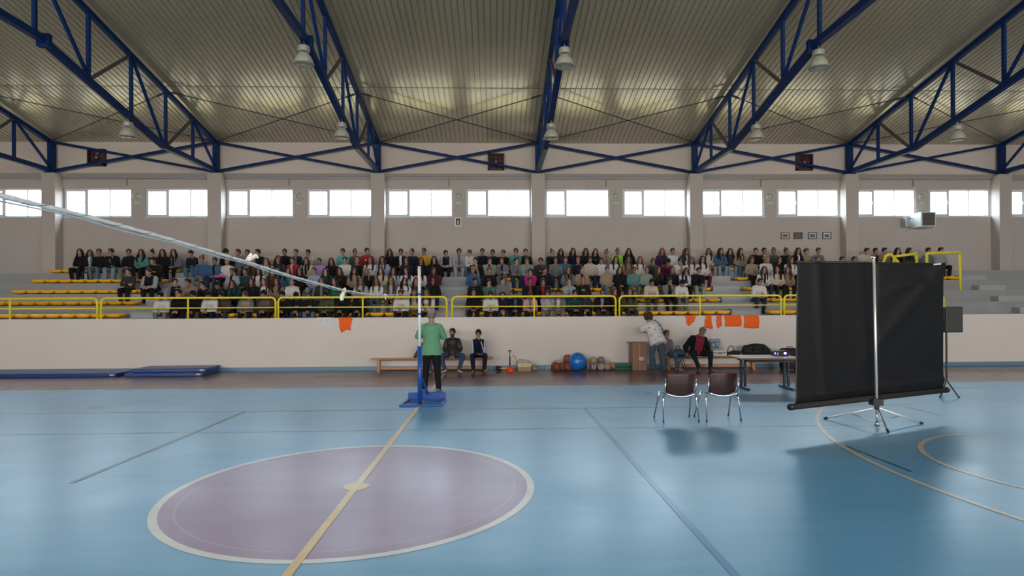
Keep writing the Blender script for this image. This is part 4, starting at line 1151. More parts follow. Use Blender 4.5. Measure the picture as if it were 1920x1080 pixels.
o = blob('knotted_rag', [('b', (0, 0, .02), (.025, .025, .022)), ('c', (0, .0, .02), (.035, .03, .045), .02, .018), ('c', (.035, .03, .045), (.05, .03, .03), .012, .008), ('c', (0, 0, .02), (-.04, -.01, .0), .010, .006), ('c', (-.01, 0, .03), (.01, 0, .06), .014, .008)], M_rag, voxel=.004)
o.location = (-1.40, 3.39, nz(3.39)+.010); o.scale = (.72, .72, .72); tag(o, 'white rag knotted on the net, nearer the left', 'rag', 'rags tied to the net')
o = blob('knotted_rag', [('b', (0, 0, 0), (.032, .03, .03)), ('c', (0, 0, -.01), (-.022, 0, -.06), .015, .028), ('c', (-.022, 0, -.06), (-.028, 0, -.095), .028, .024), ('c', (0, 0, .0), (.012, 0, .03), .014, .01)], M_rag, voxel=.006)
o.location = (-1.40, 5.48, nz(5.48)-.005); o.scale = (.8, .8, .8); tag(o, 'white rag hanging from the net in front of the yellow railing', 'rag', 'rags tied to the net')
o = blob('knotted_rag', [('b', (0, 0, 0), (.03, .025, .025)), ('c', (0, 0, -.01), (.01, 0, -.065), .012, .009), ('c', (0, 0, 0), (-.04, 0, .005), .014, .008)], M_rag, voxel=.005)
o.location = (-1.40, 7.5, nz(7.5)); o.scale = (.8, .8, .8); tag(o, 'small white rag knotted on the net near the post', 'rag', 'rags tied to the net')
# ================================================================== PROJECTION SCREEN
TL, TR, BL, BR = at(1494, 491, 8.40), at(1769, 495, 9.30), at(1490, 757, 8.15), at(1769, 727, 9.42)
t = thing('projection_screen', (5.76, 8.73, 0), 'large black-backed projection screen on a chrome tripod, seen from behind', 'screen')
org = Vector((5.76, 8.73, 0))
M_scr = mat('screen_black', (.005, .005, .006), .42, var=.15, scale=2, spec=.28)
nrm = ((TR-TL).cross(TL-BL)).normalized()
if nrm.y > 0: nrm = -nrm
def scr(u, v):    # u left-right, v bottom-top
    p = BL.lerp(BR, u).lerp(TL.lerp(TR, u), v)
    w = .010*math.sin(u*9+1)*(1-v*.3)+.012*math.exp(-((u-.13-.05*(1-v))/.035)**2)+.008*math.exp(-((u-.27)/.03)**2)*v
    dl = (u-1.0)*.80+(1.0-v)*.62; w += .040*math.exp(-(dl/.05)**2)*max(0, 1-abs(1-u)*1.4)
    w += .020*math.exp(-((v-.84+.45*(u-.78)**2*4)/.04)**2)*math.exp(-((u-.75)/.16)**2)
    w += .03*math.exp(-((v-.045-.02*u)/.03)**2)*(.4+.6*math.sin(u*5)**2)-.012*math.exp(-((u-.505)/.02)**2)
    return p+nrm*w-org
m = MB(); m.grid(scr, 110, 80); m.build('screen_fabric', M_scr, t, smooth=True, solid=.003)
d = (BR-BL).normalized(); bz = Vector((0, 0, -.04))
m = MB(); m.tube([BL-d*.05+bz-org, BR+d*.05+bz-org], .045, 16); m.build('roller_case', mat('case_black', (.026, .022, .021), .75, spec=.25), t, smooth=True)
for s, P0 in ((-1, BL), (1, BR)): m = MB(); m.tube([P0+d*s*.05+bz-org, P0+d*s*.10+bz-org], [.05, .046], 16); m.build('end_cap', M_black, t, smooth=True)
d2 = (TR-TL).normalized(); m = MB(); m.tube([TL-d2*.01-org, TR+d2*.01-org], .017, 10); m.build('top_bar', M_black, t, smooth=True)
PX = Vector((5.735, 8.66, 0))-org; nb = nrm*.05
m = MB(); m.tube([PX+Vector((.02, .02, .16)), PX+Vector((-.01, .03, 2.51))], .020, 14); m.build('pole', mat('pole_chrome', (.85, .84, .80), .35, .6), t, smooth=True)
m = MB(); m.ball(PX+Vector((-.01, .03, 2.53)), .03, 12); m.tube([PX+Vector((-.01, .03, 2.53)), PX+Vector((-.0, .09, 2.50))], .012, 8); m.build('top_hook', M_chrome, t, smooth=True)
m = MB(); m.tube([PX+Vector((.02, .02, .24)), PX+Vector((.02, .02, .40))], .034, 14); m.box(PX.x-.06, PX.x+.10, PX.y-.02, PX.y+.10, .30, .40); m.build('pivot_bracket', M_black, t, bevel=.006)
hub = PX+Vector((.02, .02, .27))
low = PX+Vector((.02, .02, .05))
for u, v in ((1546, 786), (1729, 795), (1665, 811)):
    f = flo(u, v)-org+Vector((0, 0, .012))
    m = MB(); m.tube([hub, f], .014, 10); lg = m.build('tripod_leg', M_steel if u == 1665 else mat('pole_chrome', ()), t, smooth=True)
    m = MB(); dd = (f-hub).normalized(); m.tube([f-dd*.05, f+dd*.01], .018, 10); m.build('rubber_foot', M_black, lg)
    m = MB(); m.tube([low, hub.lerp(f, .52)], .007, 8); m.build('leg_brace', M_steel, t, smooth=True)
m = MB(); m.tube([PX+Vector((.02, .02, .0)), PX+Vector((.02, .02, .24))], .014, 10); m.lathe([(.035, 0), (.035, .03), (.018, .05)], 14, M=Matrix.Translation(PX+Vector((.02, .02, 0)))); m.build('centre_foot', M_steel, t, smooth=True)
p = at(1757, 496, 9.2)-org
m = MB(); m.tube([p+Vector((-.06, 0, 0)), p+Vector((.06, 0, .01))], .014, 8); m.build('corner_clip', M_white, t, smooth=True)
# legs of a stand seen past the right edge
t = thing('speaker_stand', tuple(flo(1775, 745)), 'black stand legs at the right edge behind the screen', 'stand')
for dx, dy in ((-.17, -.05), (.15, -.12), (.05, .2)): m = MB(); m.tube([(0, 0, .34), (dx, dy, .015)], .014, 8); m.ball((dx, dy, .02), .02, 8); m.build('leg', M_black, t)
m = MB(); m.tube([(0, 0, .3), (0, 0, 1.28)], .018, 10); m.build('pole', M_black, t)
sp = flo(1775, 745); t = thing('loudspeaker', (sp.x+.06, sp.y, 1.28), 'black loudspeaker on the stand at the right edge behind the screen', 'loudspeaker')
m = MB(); m.box(-.17, .17, -.14, .14, 0, .50); m.build('cabinet', M_black, t, bevel=.02)
m = MB(); m.box(-.15, .15, -.146, -.14, .03, .47); m.build('grille', mat('speaker_grille', (.03, .03, .03), .7), t)
# ================================================================== CHAIRS
M_shell = mat('chair_shell_brown', (.034, .013, .011), .35, var=.15, scale=6, coat=.25)
def chair(loc, rz, lab):           # faces +y; its back is towards the camera
    t = thing('shell_chair', loc, lab, 'chair', 'brown shell chairs', rz)
    m = MB()
    def bk(u, v):
        x = (u-.5)*2; z = .455+.305*v; e = 1-.06*(v > .85)*abs(x)**6
        w = .222*(1-.05*max(0, .3-v)) ; yy = -.225+.055*x*x-.05*(v-.5)-.01*math.sin(v*PI)
        if v > .9 and abs(x) > .9: z -= .018*(abs(x)-.9)*10
        return Vector((x*w, yy, z-.028*(1-v)*(1-x*x)*1.3))
    m.grid(bk, 24, 16); m.build('backrest', M_shell, t, smooth=True, solid=.010)
    m = MB()
    def st(u, v):
        x = (u-.5)*2; y = -.20+.42*v; z = .435-.045*(1-x*x)*(1-.3*v)+.02*(v > .8)*-1*(v-.8)*5
        if v < .18: z += .0
        return Vector((x*.225, y, z))
    m.grid(st, 24, 20); m.build('seat', M_shell, t, smooth=True, solid=.012)
    m = MB(); m.tube([st(u/20, 0)+Vector((0, -.014, .010)) for u in range(21)], .019, 10); m.build('rear_edge_trim', mat('edge_alu', (.72, .74, .80), .22, .9), t, smooth=True)  # rear lip of the shell, its shine put into a pale metal colour
    for s in (-1, 1):
        m = MB(); m.tube([(s*.235, -.12, .43), (s*.245, -.19, .50), (s*.243, -.215, .66)], .011, 10); m.ball((s*.243, -.217, .667), .013, 8); m.build('back_support', M_chrome, t, smooth=True)
        m = MB(); m.tube([(s*.225, .02, .415), (s*.25, -.04, .42), (s*.262, -.13, .425)], .014, 8); m.build('arm_joint', M_chrome, t, smooth=True)
        for y0, yf, x0, xf in ((-.14, -.21, .262, .282), (.06, .235, .262, .292)):
            m = MB(); m.tube([(s*x0, y0, .435), (s*(x0+.004), y0+(yf-y0)*.2, .35), (s*xf, yf, .012)], [.013, .0125, .010], 10); lg = m.build('leg', M_chrome, t, smooth=True)
            m = MB(); m.lathe([(.013, 0), (.013, .02)], 10, M=Matrix.Translation((s*xf, yf, 0))); m.build('glide', M_black, lg)
    return t
a, b = flo(1243, 792), flo(1310, 791.5); c = (a+b)/2; d = (b-a); rz = math.atan2(d.y, d.x)
chair((c.x, c.y+.21, 0), rz+.05, 'brown shell chair with chrome legs, left one of the pair')
a, b = flo(1323, 791), flo(1388, 789); c = (a+b)/2; d = (b-a); rz = math.atan2(d.y, d.x)
chair((c.x, c.y+.21, 0), rz-.02, 'brown shell chair with chrome legs, right one beside the table')
# ================================================================== TABLE + PROJECTOR
t = thing('folding_table', (5.93, 12.72, 0), 'wood-edged table with pale top and dark blue legs, left of the screen', 'table', None, -.06)
M_tl = mat('table_leg_blue', (.010, .028, .06), .4)
m = MB(); m.box(-.66, .62, -.42, .42, .705, .712); m.build('laminate_top', mat('laminate', (.50, .53, .56), .35), t)
m = MB(); m.box(-.665, .625, -.425, .425, .672, .706); m.build('wooden_edge', mat('table_wood', (.42, .19, .07), .45, var=.2, scale=6, aniso=(1, 8, 8)), t, bevel=.006)
for x in (-.48, .46):
    m = MB(); m.box(x-.065, x-.02, -.03, .02, .05, .64); m.box(x+.02, x+.065, -.03, .02, .05, .64); lg = m.build('leg', M_tl, t, bevel=.004)
    m = MB(); m.box(x-.03, x+.03, -.36, .34, 0.01, .05); m.build('foot_bar', M_tl, t, bevel=.01)
    m = MB(); m.beam((x, -.36, .045), (x, .34, .045), .03, .02); m.build('foot_cap', mat('cap_grey', (.3, .32, .35), .5), lg)
m = MB(); m.box(-.5, .5, -.3, -.26, .61, .655); m.box(-.5, .5, .26, .30, .61, .655); m.build('frame_rail', M_tl, t)
m = MB(); m.box(-.35, .38, -.25, .2, .60, .615); m.build('wire_shelf', M_black, t)
def onT(x, y, z): c, s = math.cos(-.06), math.sin(-.06); return (5.93+x*c-y*s, 12.72+x*s+y*c, z)
for x, y, r, lab in ((-.3, -.02, .1, 'white paper sheets lying at the left of the table'), (.1, .1, -.2, 'white paper sheets lying in the middle of the table')):
    m = MB(); m.box(-.15, .15, -.11, .11, 0, .006, M=Matrix.Rotation(r, 4, 'Z')); m.box(-.13, .17, -.09, .12, .006, .010, M=Matrix.Rotation(r+.2, 4, 'Z')); o = m.build('paper_sheets', mat('paper', (.70, .71, .72), .7), bevel=0); o.location = onT(x, y, .712); tag(o, lab, 'paper', 'papers on the table')
o = bpy.data.objects.new('cable', None)
m = MB(); m.tube([(-.3, 0, .02), (-.15, .05, .015), (0, -.05, .018), (.15, .02, .03), (.3, .0, .02)], .009, 6); m.tube([(-.2, -.1, .015), (.0, .0, .03), (.25, -.1, .012)], .012, 6); m.box(-.02, .12, -.12, -.05, 0.001, .04)
o = m.build('cable_tangle', mat('cable_grey', (.22, .22, .22), .5, var=.7, scale=14), smooth=False); o.location = onT(0, -.08, .616); tag(o, 'tangle of cables and adapters on the shelf under the table', 'cables')
t = thing('projector', onT(.36, .10, .713), 'black projector glowing violet on the table', 'projector', None, -.1)
m = MB(); m.box(-.17, .17, -.12, .12, .015, .11); m.build('casing', M_black, t, bevel=.015)
m = MB(); m.lathe([(.035, 0), (.038, .02), (.03, .03)], 18, M=Matrix.Translation((-.07, .115, .06)) @ Matrix.Rotation(-PI/2, 4, 'X')); m.build('lens', M_chrome, t)
m = MB(); m.box(.05, .10, -.125, -.119, .045, .085); m.build('status_light', mat('violet_light', (.3, .2, .8), .4, emit=(.25, .18, 1.0, 6.0)), t)
m = MB(); m.box(-.155, -.125, -.125, -.119, .04, .09); m.box(-.09, -.075, -.125, -.119, .03, .08); m.build('connector_panel', mat('conn_pale', (.45, .42, .6), .4, emit=(.25, .2, .8, .8)), t)  # ports given a faint violet glow of their own
m = MB(); m.box(-.13, .13, -.08, .08, .11, .118); m.build('top_plate', mat('proj_top', (.08, .08, .1), .3), t)
m = MB()
for x in (-.13, .13):
    for y in (-.09, .09): m.lathe([(.014, 0), (.014, .02)], 10, M=Matrix.Translation((x, y, 0)))
m.build('feet', M_black, t)
# ================================================================== BENCHES
M_wood = mat('bench_wood', (.50, .22, .075), .45, var=.2, scale=5, aniso=(1, 9, 9), coat=.2)
YBn = 16.93
def bench(x0, x1, lab, z=.385):
    t = thing('gym_bench', ((x0+x1)/2, YBn, 0), lab, 'bench', 'long wooden benches'); L = (x1-x0)/2
    m = MB(); m.box(-L, L, -.14, .14, z-.035, z); m.build('seat_plank', M_wood, t, bevel=.008)
    m = MB(); m.box(-L+.18, L-.18, -.02, .02, .055, .13); m.build('lower_beam', M_wood, t, bevel=.004)
    for s in (-1, 1):
        m = MB(); x = s*(L-.22); m.box(x-.04, x+.04, -.10, .10, .03, z-.035); lg = m.build('leg', M_wood, t, bevel=.004)
        m = MB(); m.box(x-.045, x+.045, -.15, .15, 0, .04); m.build('foot', M_wood, lg, bevel=.004)
bench(-3.56, -.06, 'long wooden bench against the low wall behind the green-shirted man')
bench(at(1238, 668, YBn).x, at(1424, 668, YBn).x, 'long wooden bench against the low wall behind the table')
# ================================================================== MATS
M_mat = mat('mat_blue', (.010, .055, .24), .35, var=.12, scale=5, bump=.1)
def gmat(c, sx, sy, z, h, rz, lab, grp='blue gym mats'):
    t = thing('gym_mat', (c[0], c[1], z), lab, 'gym mat', grp, rz)
    m = MB(); m.box(-sx/2, sx/2, -sy/2, sy/2, 0, h); m.build('vinyl_cover', M_mat, t, bevel=.015)
    m = MB(); m.box(-sx/2-.004, sx/2+.004, -sy/2-.004, sy/2+.004, h*.47, h*.53); m.build('seam_piping', mat('piping_dark', (.005, .02, .09), .5), t)
    m = MB(); m.box(sx/2-.16, sx/2-.05, -sy/2-.012, -sy/2, h*.3, h*.7); m.build('white_corner_tab', mat('tab_white', (.5, .5, .55), .5), t)
gmat((-9.0, 16.62), 2.05, 1.0, 0, .10, .03, 'blue gym mat, lower of the stack of two by the wall')
gmat((-8.93, 16.70), 1.95, .96, .101, .10, .06, 'blue gym mat, upper of the stack of two by the wall')
gmat((-12.2, 16.62), 3.9, 1.0, 0, .10, 0, 'long blue gym mat lying at the far left by the wall')
# ================================================================== VESTS, PAPER
M_or = mat('vest_orange', (1.0, .135, .010), .8, var=.1, scale=12, bump=.3, bscale=30)
def vest(x0, x1, z0, lab, wob=.012, taper=0.0, jag=0.0, seed=0, over=.10):
    m = MB(); rr = random.Random(seed); ph = [rr.uniform(0, 6) for _ in range(4)]; cx = (x0+x1)/2
    H = ZP-z0
    def fn(u, v):
        s = v*(H+over+.05)
        x = x0+(x1-x0)*u
        if s < over: y = YP+over-s; z = ZP+.008
        else: y = YP-.012-.008; z = ZP+.004-(s-over)
        dz = max(0, s-over)/H if H else 0
        x = cx+(x-cx)*(1+taper*dz)+.01*math.sin(dz*6+ph[0])
        y -= (wob*(1+math.sin(u*14+ph[1])*1.0)*dz+.004*math.sin(u*31+ph[2])*dz)
        z -= jag*math.sin(u*PI*1.5+ph[3])*dz*H
        return Vector((x, y, z))
    m.grid(fn, 24, 16); o = m.build('training_vest', M_or, smooth=True, solid=.006)
    return tag(o, lab, 'vest', 'orange vests hung over the low wall')
vx = lambda u: at(u, 600, 17.25).x
vest(vx(634), vx(660), 1.21, 'crumpled orange vest hung on the low wall beside the white paper', .02, -.28, .12, 1)
vest(vx(1286), vx(1305), 1.36, 'small orange vest, leftmost of the five right of centre', .014, -.25, .25, 2)
vest(vx(1324), vx(1334), 1.22, 'orange vest bunched like a skirt, second of the five', .02, .45, .05, 3)
vest(vx(1344), vx(1354), 1.26, 'narrow orange vest, middle of the five', .014, -.2, .1, 4)
vest(vx(1360), vx(1391), 1.27, 'wide orange vest hanging flat, fourth of the five', .003, .0, .0, 5)
vest(vx(1396), vx(1424), 1.22, 'wide orange vest hanging flat, rightmost of the five', .004, .0, -.03, 6)
t = thing('notice_sheet', (vx(607), YP, 1.42), 'white notice sheets taped on the low wall left of the orange vest', 'notice')
m = MB(); m.box(-.21, -.005, -.006, 0, -.13, .13); m.box(.005, .21, -.006, 0, -.13, .13); m.build('sheet', mat('paper_w', (.74, .74, .78), .7), t)
m = MB()
for i in range(9): z = .10-i*.024; m.box(-.18, -.04, -.008, -.006, z, z+.006); m.box(.03, .18, -.008, -.006, z, z+.006)
m.build('printed_lines', mat('print_grey', (.42, .44, .52), .7), t)
m = MB(); m.box(-.225, .225, -.003, 0, -.145, -.13); m.box(-.225, .225, -.003, 0, .13, .14); m.build('tape', mat('tape_yellow', (.60, .55, .38), .5), t)
# ================================================================== BALLS AND GEAR
def ball(loc, r, M, lab, name='ball', cat='ball', grp=None, M2=None, seams=None):
    m = MB(); m.ball((0, 0, 0), r, 28); o = m.build(name, M, smooth=True); o.location = loc; tag(o, lab, cat, grp)
    m = MB(); rr = random.Random(hash(loc) % 99); R = Euler((rr.uniform(0, 3), rr.uniform(0, 3), rr.uniform(0, 3))).to_matrix()
    if seams:
        for ax in ((1, 0, 0), (0, 1, 0), (.5, .5, .7)):
            a = Vector(ax).normalized(); b = a.orthogonal().normalized(); c = a.cross(b)
            m.tube([R @ ((b*math.cos(q)+c*math.sin(q))*r) for q in [2*PI*i/28 for i in range(29)]], r*.022, 6)
        m.build('seam', seams, o, smooth=True)
    return o
M_bask = mat('basketball', (.28, .065, .03), .6, bump=.3, bscale=300); M_seam = mat('ball_seam', (.02, .012, .01), .6)
zb = .26; p = at(1083, 682, 16.72)
b = ball((p.x, p.y, .265), .265, mat('gym_ball_blue', (.008, .19, .66), .25, coat=.5), 'big shiny blue gym ball on the floor by the low wall', 'gym_ball')
m = MB()
for q in (-.35, -.12, .12, .35): m.lathe([(.266*math.cos(q)-.001, .266*math.sin(q)-.004), (.266*math.cos(q)+.002, .266*math.sin(q)), (.266*math.cos(q)-.001, .266*math.sin(q)+.004)], 40, cap=False)
m.build('ridge', mat('ridge_blue', (.005, .10, .40), .3), b, smooth=True)
bk = [(1042, .12, 16.95), (1053, .12, 16.80), (1060, .12, 16.98), (1066, .12, 16.74), (1044, .12, 16.70)]
names = ['leftmost at the back', 'second, at the front', 'third, at the back', 'rightmost, touching the blue ball', 'front left']
for (u, z, y), nme in zip(bk, names):
    ball((at(u, 685, y).x, y, z), .12, M_bask, 'brown basketball in the net sack, '+nme, 'basketball', grp='basketballs in a net sack', seams=M_seam)
ball((at(1064, 672, 16.9).x, 16.9, .335), .12, mat('basketball_orange', (.36, .06, .025), .55), 'reddish basketball resting on top of the netted basketballs', 'basketball', grp='basketballs in a net sack', seams=M_seam)
def netbag(cx, cy, sx, sy, h, top, lab):
    o = thing('ball_net', (cx, cy, 0), lab, 'net sack', 'ball nets'); m = MB()
    f = lambda u, v: Vector((sx*math.cos(u)*math.cos(v*PI/2)**.6, sy*math.sin(u)*math.cos(v*PI/2)**.6, .006+h*math.sin(v*PI/2)))
    for i in range(13):
        for s in (-1, 1): m.tube([f(2*PI*i/13+s*v*.7, v*.93) for v in [j/9 for j in range(10)]], .0024, 5)
    m.build('netting', mat('sack_cord', (.36, .30, .27), .8), o)
    m = MB(); m.tube([f(0, .93), (sx*.2, 0, h*1.02), Vector(top)-Vector((cx, cy, 0))], .006, 5); m.build('drawstring', mat('sack_cord', ()), o)
    return o
netbag(at(1053, 685, 16.85).x, 16.85, .33, .27, .30, (at(1072, 668, 16.9).x, 17.0, .42), 'pale net sack holding the brown basketballs left of the blue ball')
VB = [((.55, .36, .03), (.03, .07, .25)), ((.16, .05, .14), (.45, .4, .42)), ((.5, .48, .5), (.1, .05, .2)), ((.62, .30, .02), (.05, .08, .3)), ((.20, .06, .09), (.6, .3, .05)), ((.30, .12, .18), (.1, .1, .25))]
def volley_mat(i):
    n = 'volleyball_%d' % i
    if n in MC: return MC[n]
    m, nt, bs = nmat(n); MC[n] = m; c1, c2 = VB[i]
    tc = nt.nodes.new('ShaderNodeTexCoord'); w = nt.nodes.new('ShaderNodeTexWave'); w.inputs['Scale'].default_value = 4.0; w.inputs['Distortion'].default_value = 2.5; w.inputs['Detail'].default_value = 0
    cr = nt.nodes.new('ShaderNodeValToRGB'); cr.color_ramp.interpolation = 'CONSTANT'; cr.color_ramp.elements[0].color = c1+(1,); cr.color_ramp.elements[1].position = .5; cr.color_ramp.elements[1].color = c2+(1,)
    e = cr.color_ramp.elements.new(.78); e.color = (.55, .52, .5, 1)
    nt.links.new(tc.outputs['Object'], w.inputs['Vector']); nt.links.new(w.outputs['Fac'], cr.inputs[0]); nt.links.new(cr.outputs[0], bs.inputs['Base Color']); bs.inputs['Roughness'].default_value = .45
    return m
for i, (u, z, y, k, lab) in enumerate(((1105, .105, 16.9, 1, 'purple and grey volleyball beside the blue gym ball'), (1113, .105, 16.72, 5, 'purplish volleyball in the front row of the sack, near the blue ball'), (1121, .105, 16.95, 4, 'dark red volleyball at the back of the sack'), (1127, .105, 16.73, 2, 'pale pinkish volleyball in the middle of the sack'), (1139, .105, 16.74, 3, 'yellow and blue volleyball at the front right of the sack'), (1148, .115, 16.92, 3, 'yellow volleyball at the right end of the sack'), (1134, .105, 16.98, 1, 'purple volleyball behind the pale one'), (1113, .285, 16.82, 0, 'yellow, white and blue volleyball on top of the pile'))):
    ball((at(u, 685, y).x, y, z), .105, volley_mat(k), lab, 'volleyball', grp='volleyballs in a net sack', seams=M_seam)
ball((at(1127, 678, 16.93).x, 16.93, .29), .105, mat('ball_green', (.20, .25, .22), .5), 'grey-green ball on top of the volleyball pile', 'ball', grp='volleyballs in a net sack', seams=M_seam)
netbag(at(1127, 685, 16.84).x, 16.84, .46, .25, .27, (at(1118, 680, 16.9).x, 16.7, .33), 'pale net sack holding the volleyballs right of the blue ball')
# green crate
px0, px1 = at(1152, 690, 16.9).x, at(1182, 690, 16.9).x
t = thing('plastic_crate', ((px0+px1)/2, 17.0, 0), 'green plastic crate on the floor left of the cardboard box', 'crate')
M_gr = mat('crate_green', (.012, .15, .075), .4); L = (px1-px0)/2
m = MB()
for a, b, c, d in ((-L, L, -.16, -.145), (-L, L, .145, .16), (-L, -L+.015, -.16, .16), (L-.015, L, -.16, .16)): m.box(a, b, c, d, .0, .05); m.box(a, b, c, d, .11, .18)
n = 10
for i in range(n+1): x = -L+.01+(2*L-.02)*i/n; m.box(x-.008, x+.008, -.16, -.147, .05, .11); m.box(x-.008, x+.008, .147, .16, .05, .11)
m.box(-L, L, -.16, .16, 0, .012); m.build('crate_body', M_gr, t)
m = MB(); m.box(-L-.008, L+.008, -.168, .168, .165, .185); m.v = m.v; m.build('rim', M_gr, t, bevel=.004)
# cardboard box
x0, x1 = at(1185, 690, 16.75).x, at(1212, 690, 16.75).x
t = thing('cardboard_box', ((x0+x1)/2, 16.92, 0), 'tall brown cardboard box with a small label, left of the standing woman', 'box', None, .05)
w = (x1-x0)/2; M_card = mat('cardboard', (.30, .17, .105), .6, var=.22, scale=6, bump=.25, bscale=12)
m = MB(); m.box(-w, w, -.2, .2, 0, .80); m.build('carton', M_card, t, bevel=.006)
for s in (-1, 1):
    m = MB(); m.add([(s*w, -.2, .80), (s*w, .2, .80), (s*(w+.08), .2, .785), (s*(w+.08), -.2, .785)], [(0, 1, 2, 3)]); m.build('flap', M_card, t, solid=.006)
m = MB(); m.box(-.03, .02, -.204, -.2, .0, .80); m.build('packing_tape', mat('tape_brown', (.42, .27, .18), .2), t)
m = MB(); m.box(-.02, .11, -.208, -.204, .28, .38); m.build('shipping_label', mat('label_w', (.62, .62, .62), .5), t)
# pump, cone, box of gear
p = at(956, 692, 16.95)
t = thing('floor_pump', (p.x, 16.95, 0), 'black hand pump with green collar standing by the wall', 'pump')
m = MB(); m.tube([(0, 0, .02), (0, 0, .40)], .020, 12); m.build('barrel', M_black, t, smooth=True)
m = MB(); m.tube([(0, 0, .40), (0, 0, .56)], .010, 8); m.tube([(-.05, 0, .57), (.05, 0, .57)], .016, 8); m.build('plunger_handle', M_black, t, smooth=True)
m = MB(); m.tube([(0, 0, .12), (0, 0, .16)], .028, 12); m.build('green_collar', mat('pump_green', (.01, .25, .09), .4), t)
m = MB(); m.box(-.09, .09, -.035, .035, 0, .02); m.build('foot_plate', M_black, t)
p = at(957, 692, 16.7)
m = MB(); m.lathe([(.115, .0), (.115, .02), (.10, .05), (.085, .10), (.05, .14), (.02, .15)], 24); m.lathe([(.12, 0), (.12, .012)], 24)
o = m.build('marker_cone', mat('cone_red', (.85, .07, .02), .4), smooth=True); o.location = (p.x, 16.68, 0); tag(o, 'bright orange-red marker cone on the floor in front of the pump', 'cone')
p = at(935, 690, 16.85)
t = thing('sports_bag', (p.x+.08, 16.86, 0), 'small black and yellow bag lying left of the orange cone', 'bag')
blob('bag_body', [('c', (-.1, 0, .07), (.0, 0, .07), .07, .055), ('b', (-.1, 0, .09), (.07, .06, .06))], M_black, t, .008)
blob('yellow_strap', [('c', (-.02, -.03, .075), (.16, -.03, .07), .03, .028), ('c', (.1, -.03, .07), (.18, -.03, .06), .028, .02)], mat('strap_yellow', (.65, .42, .02), .5), t, .006)
p = at(983, 690, 16.85)
t = thing('open_carton', (p.x, 16.87, 0), 'pale yellow cardboard carton filled with white cloths', 'box')
m = MB(); m.box(-.19, .19, -.14, .14, 0, .20); m.build('carton', mat('carton_tan', (.36, .24, .15), .6), t, bevel=.004)
m = MB(); m.box(-.20, .20, -.15, .15, .12, .235); m.build('yellow_band', mat('carton_yellow', (.62, .54, .26), .5), t, bevel=.004)
blob('white_cloths', [('b', (-.10, 0, .27), (.09, .08, .07)), ('b', (.05, .02, .26), (.12, .09, .05)), ('c', (.0, -.02, .30), (.14, 0, .27), .03, .03), ('b', (-.13, -.04, .30), (.04, .04, .04))], mat('cloth_offwhite', (.45, .44, .38), .9, var=.25, bump=.5), t, .009)
o = blob('folded_cloth', [('b', (0, 0, .07), (.06, .05, .07)), ('b', (.02, 0, .14), (.05, .05, .05)), ('c', (.03, -.02, .05), (.09, -.02, .06), .04, .03)], mat('cloth_khaki', (.30, .28, .16), .9), voxel=.008)
o.location = (at(1001, 690, 16.85).x, 16.85, -.002); tag(o, 'small khaki cloth bundle right of the pale yellow carton', 'cloth')
m = MB(); p = at(966, 680, 16.95); m.tube([(p.x-.07, 16.99, .43), (p.x-.02, 16.97, .42), (p.x+.03, 16.97, .34), (p.x+.05, 16.95, .2), (p.x+.08, 16.93, .01)], .008, 8)
o = m.build('pump_hose', M_black, smooth=True); tag(o, 'thin black hose curving up beside the carton', 'hose')
for u, s in ((1025, 1), (1030, 1)):
    m = MB(); m.tube([(0, 0, 0.01), (.03, .05, .13)], [.022, .012], 10); o = m.build('white_peg', M_white, smooth=True); p = at(u, 688, 17.1); o.location = (p.x, 17.1, 0)
    tag(o, 'small white peg leaning by the skirting, %s of two' % ('left' if u == 1025 else 'right'), 'peg', 'white pegs by the wall')
# bench contents
BZ = .386
p = at(1342, 668, YBn); t = thing('paper_carrier_bag', (p.x, YBn+.06, BZ+.19), 'glossy blue carrier bag with a black and white pattern, on the white case', 'bag')
m = MB(); m.box(-.15, .15, -.03, .03, 0, .30); m.build('bag_body', mat('bag_blue', (.10, .28, .42), .35), t, bevel=.006)
m = MB()
m.box(-.15, .10, -.036, -.03, .03, .22)
m.build('dark_print', mat('bag_print', (.012, .02, .03), .4), t)
m = MB()
for a, b in (((-.10, .20), (-.05, .06)), ((-.05, .06), (.0, .19)), ((.02, .07), (.06, .2)), ((.06, .2), (.10, .07)), ((-.12, .10), (-.02, .14))): m.beam((a[0], -.040, a[1]), (b[0], -.040, b[1]), .006, .018, up=(1, 0, 0))
m.build('white_strokes', mat('stroke_w', (.5, .55, .6), .4), t)
t = thing('aluminium_case', (at(1347, 668, YBn).x, YBn-.02, BZ), 'white hard case with dark handle lying on the bench', 'case')
m = MB(); m.box(-.20, .20, -.11, .11, 0, .17); m.build('case_shell', mat('case_white', (.62, .60, .56), .45), t, bevel=.01)
m = MB(); m.tube([(-.06, -.115, .09), (-.055, -.135, .07), (.055, -.135, .07), (.06, -.115, .09), (.04, -.13, .10), (-.04, -.13, .10), (-.06, -.115, .09)], .009, 8); m.build('handle', M_black, t)
for x in (-.13, .13): m = MB(); m.box(x-.015, x+.015, -.118, -.11, .07, .12); m.build('latch', mat('latch_dark', (.08, .07, .07), .4, .5), t)
m = MB(); m.box(-.202, .202, -.112, .112, .10, .106); m.build('seam_line', mat('latch_dark', ()), t)
M_bagk = mat('bag_black', (.012, .010, .013), .75, bump=.4, bscale=20)
t = thing('shoulder_bag', (at(1376, 665, YBn).x, YBn+.02, BZ), 'small black bag with an upright handle on the bench', 'bag')
blob('bag_body', [('c', (-.17, 0, .06), (.15, 0, .05), .055, .045), ('b', (.02, 0, .09), (.13, .07, .06)), ('b', (.15, 0, .10), (.05, .05, .04))], M_bagk, t, .009)
m = MB(); m.tube([(-.18, 0, .08), (-.16, 0, .22), (-.10, 0, .28), (-.02, 0, .27), (.01, 0, .17), (.04, 0, .12)], .012, 8); m.build('handle', M_bagk, t, smooth=True)
